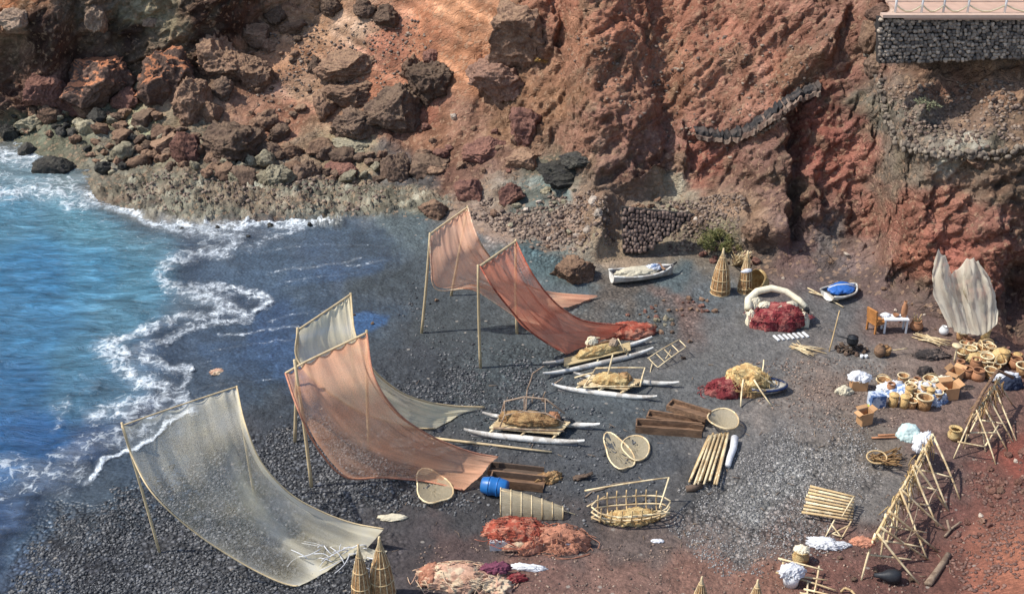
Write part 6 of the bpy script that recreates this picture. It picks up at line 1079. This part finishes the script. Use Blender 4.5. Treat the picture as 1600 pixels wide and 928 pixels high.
# frame with bucket, lower right
t = thing('broken_rack', 'low broken bamboo frame at the bottom right beside the white bucket', 'frame', P(1265, 905, 0))
for a, b in (((1216, 872, .35), (1286, 890, .3)), ((1212, 894, .2), (1292, 906, .2)), ((1250, 904, .15), (1306, 922, .12)), ((1256, 920, .1), (1300, 930, .1)), ((1280, 884, .3), (1272, 926, .05)), ((1262, 910, .15), (1262, 934, 0)), ((1224, 874, .3), (1222, 900, .1)), ((1250, 926, .02), (1334, 940, .02))): MB().stick(V3(*a), V3(*b), .034, .01).build('pole', BAMP, t)
c = P(1235, 912, 0); t = thing('white_bucket', 'white bucket with a white cloth in it at the bottom right', 'bucket', c); MB().lathe([(0, 0), (.22, 0), (.27, .42), (.25, .42), (.2, .04), (0, .04)], c, 20).build('bucket_body', WHITE, t); heap_part('cloth_in_bucket', WCLOTH, c + Vector((0, 0, .42)), (.42, .3, .28), .2, 241, label='white cloth heaped in the white bucket', cat='cloth', ridg=.35)
t, c = pot('wicker_urn', 'pale wicker urn covered with cream cloth behind the white bucket', 1250, 878, .26, .46, YELN, neck=.8, cat='wicker urn'); heap_part('urn_cover', CREAM, c, (.01, .01, .01), 0, 1, t) if False else heap_part('cream_cloth', CREAM, c + Vector((0, 0, .44)), (.26, .22, .14), 0, 242, label='cream cloth covering the pale wicker urn', cat='cloth')
sticks('golden_arc', 'curved golden cane at the bottom border right of the bamboo frame', 'cane', BAM, [((1314, 924, .05), (1320, 918, .2)), ((1320, 918, .2), (1330, 922, .15)), ((1330, 922, .15), (1340, 934, .02))], .04, .02)
c = P(1388, 908, 0); t = thing('black_jug', 'shiny black jug lying on the red ground under the rack', 'jug', c); R_ = Matrix.Rotation(-.1, 3, 'Z') @ Matrix.Rotation(-math.pi / 2, 3, 'Y'); MB().lathe([(0, -.3), (.18, -.28), (.22, -.1), (.2, .1), (.1, .28), (.06, .5), (.04, .5)], c + Vector((.05, 0, .2)), 18, R_).build('jug_body', BLACK, t)
for x, y, w in ((1368, 890, 11), (1334, 906, 12), (1312, 872, 9), (1424, 906, 12)): small_rock(x, y, w, RD, 'dark stone on the red ground near the black jug', 'dark stones near the black jug')
tag(MB().box((0, 0, 0), (.01, .01, .01)).build('tmp', WOOD), None) if False else None
t = thing('driftwood_log', 'pale flat driftwood plank lying at the bottom right corner', 'log', P(1467, 890, 0)); a, b = P(1450, 912, .08), P(1482, 866, .08); MB().stick(a, b, .12, .01, 8, .8).build('log_body', GREYW, t)
sticks('forked_branch', 'pale forked branch lying on the red bank', 'branch', GREYW, [((1476, 838, .05), (1486, 826, .08)), ((1486, 826, .08), (1500, 816, .12)), ((1484, 828, .08), (1480, 812, .3))], .045, .03, .9)

lt = MB()
for i in range(170):
    x, y = random.choice(((random.uniform(620, 1300), random.uniform(600, 900)), (random.uniform(1000, 1560), random.uniform(480, 900)))); a = P(x, y, .02); an = random.uniform(0, 6.3); L = random.uniform(.06, .35); lt.stick(a, a + Vector((L * math.cos(an), L * math.sin(an), random.uniform(0, .04))), random.uniform(.008, .018), .1, 4, .7, 2)
tag(lt.build('beach_litter', GREYW, None, loc=(0, 45, 0)), 'twigs and cane splinters littering the sand between the gear', 'litter', kind='stuff')

for i in range(16):
    x = random.uniform(1500, 1592); put(random.choice((BK, BK, BH, BL, BT)), x, 540 + (x - 1500) * .32 + random.uniform(-8, 22), 'tan wicker vessel crammed into the crowded stack beneath the hanging cream net', random.uniform(.7, 1.05), group='vessels crammed into the stack beneath the hanging net')
for i in range(10): put(random.choice((BK, BK, BT, BL)), random.uniform(1385, 1470), random.uniform(602, 628), 'little tan vessel standing among the blue and white cloths', random.uniform(.6, .85), z=.15, group='little vessels among the blue and white cloths')
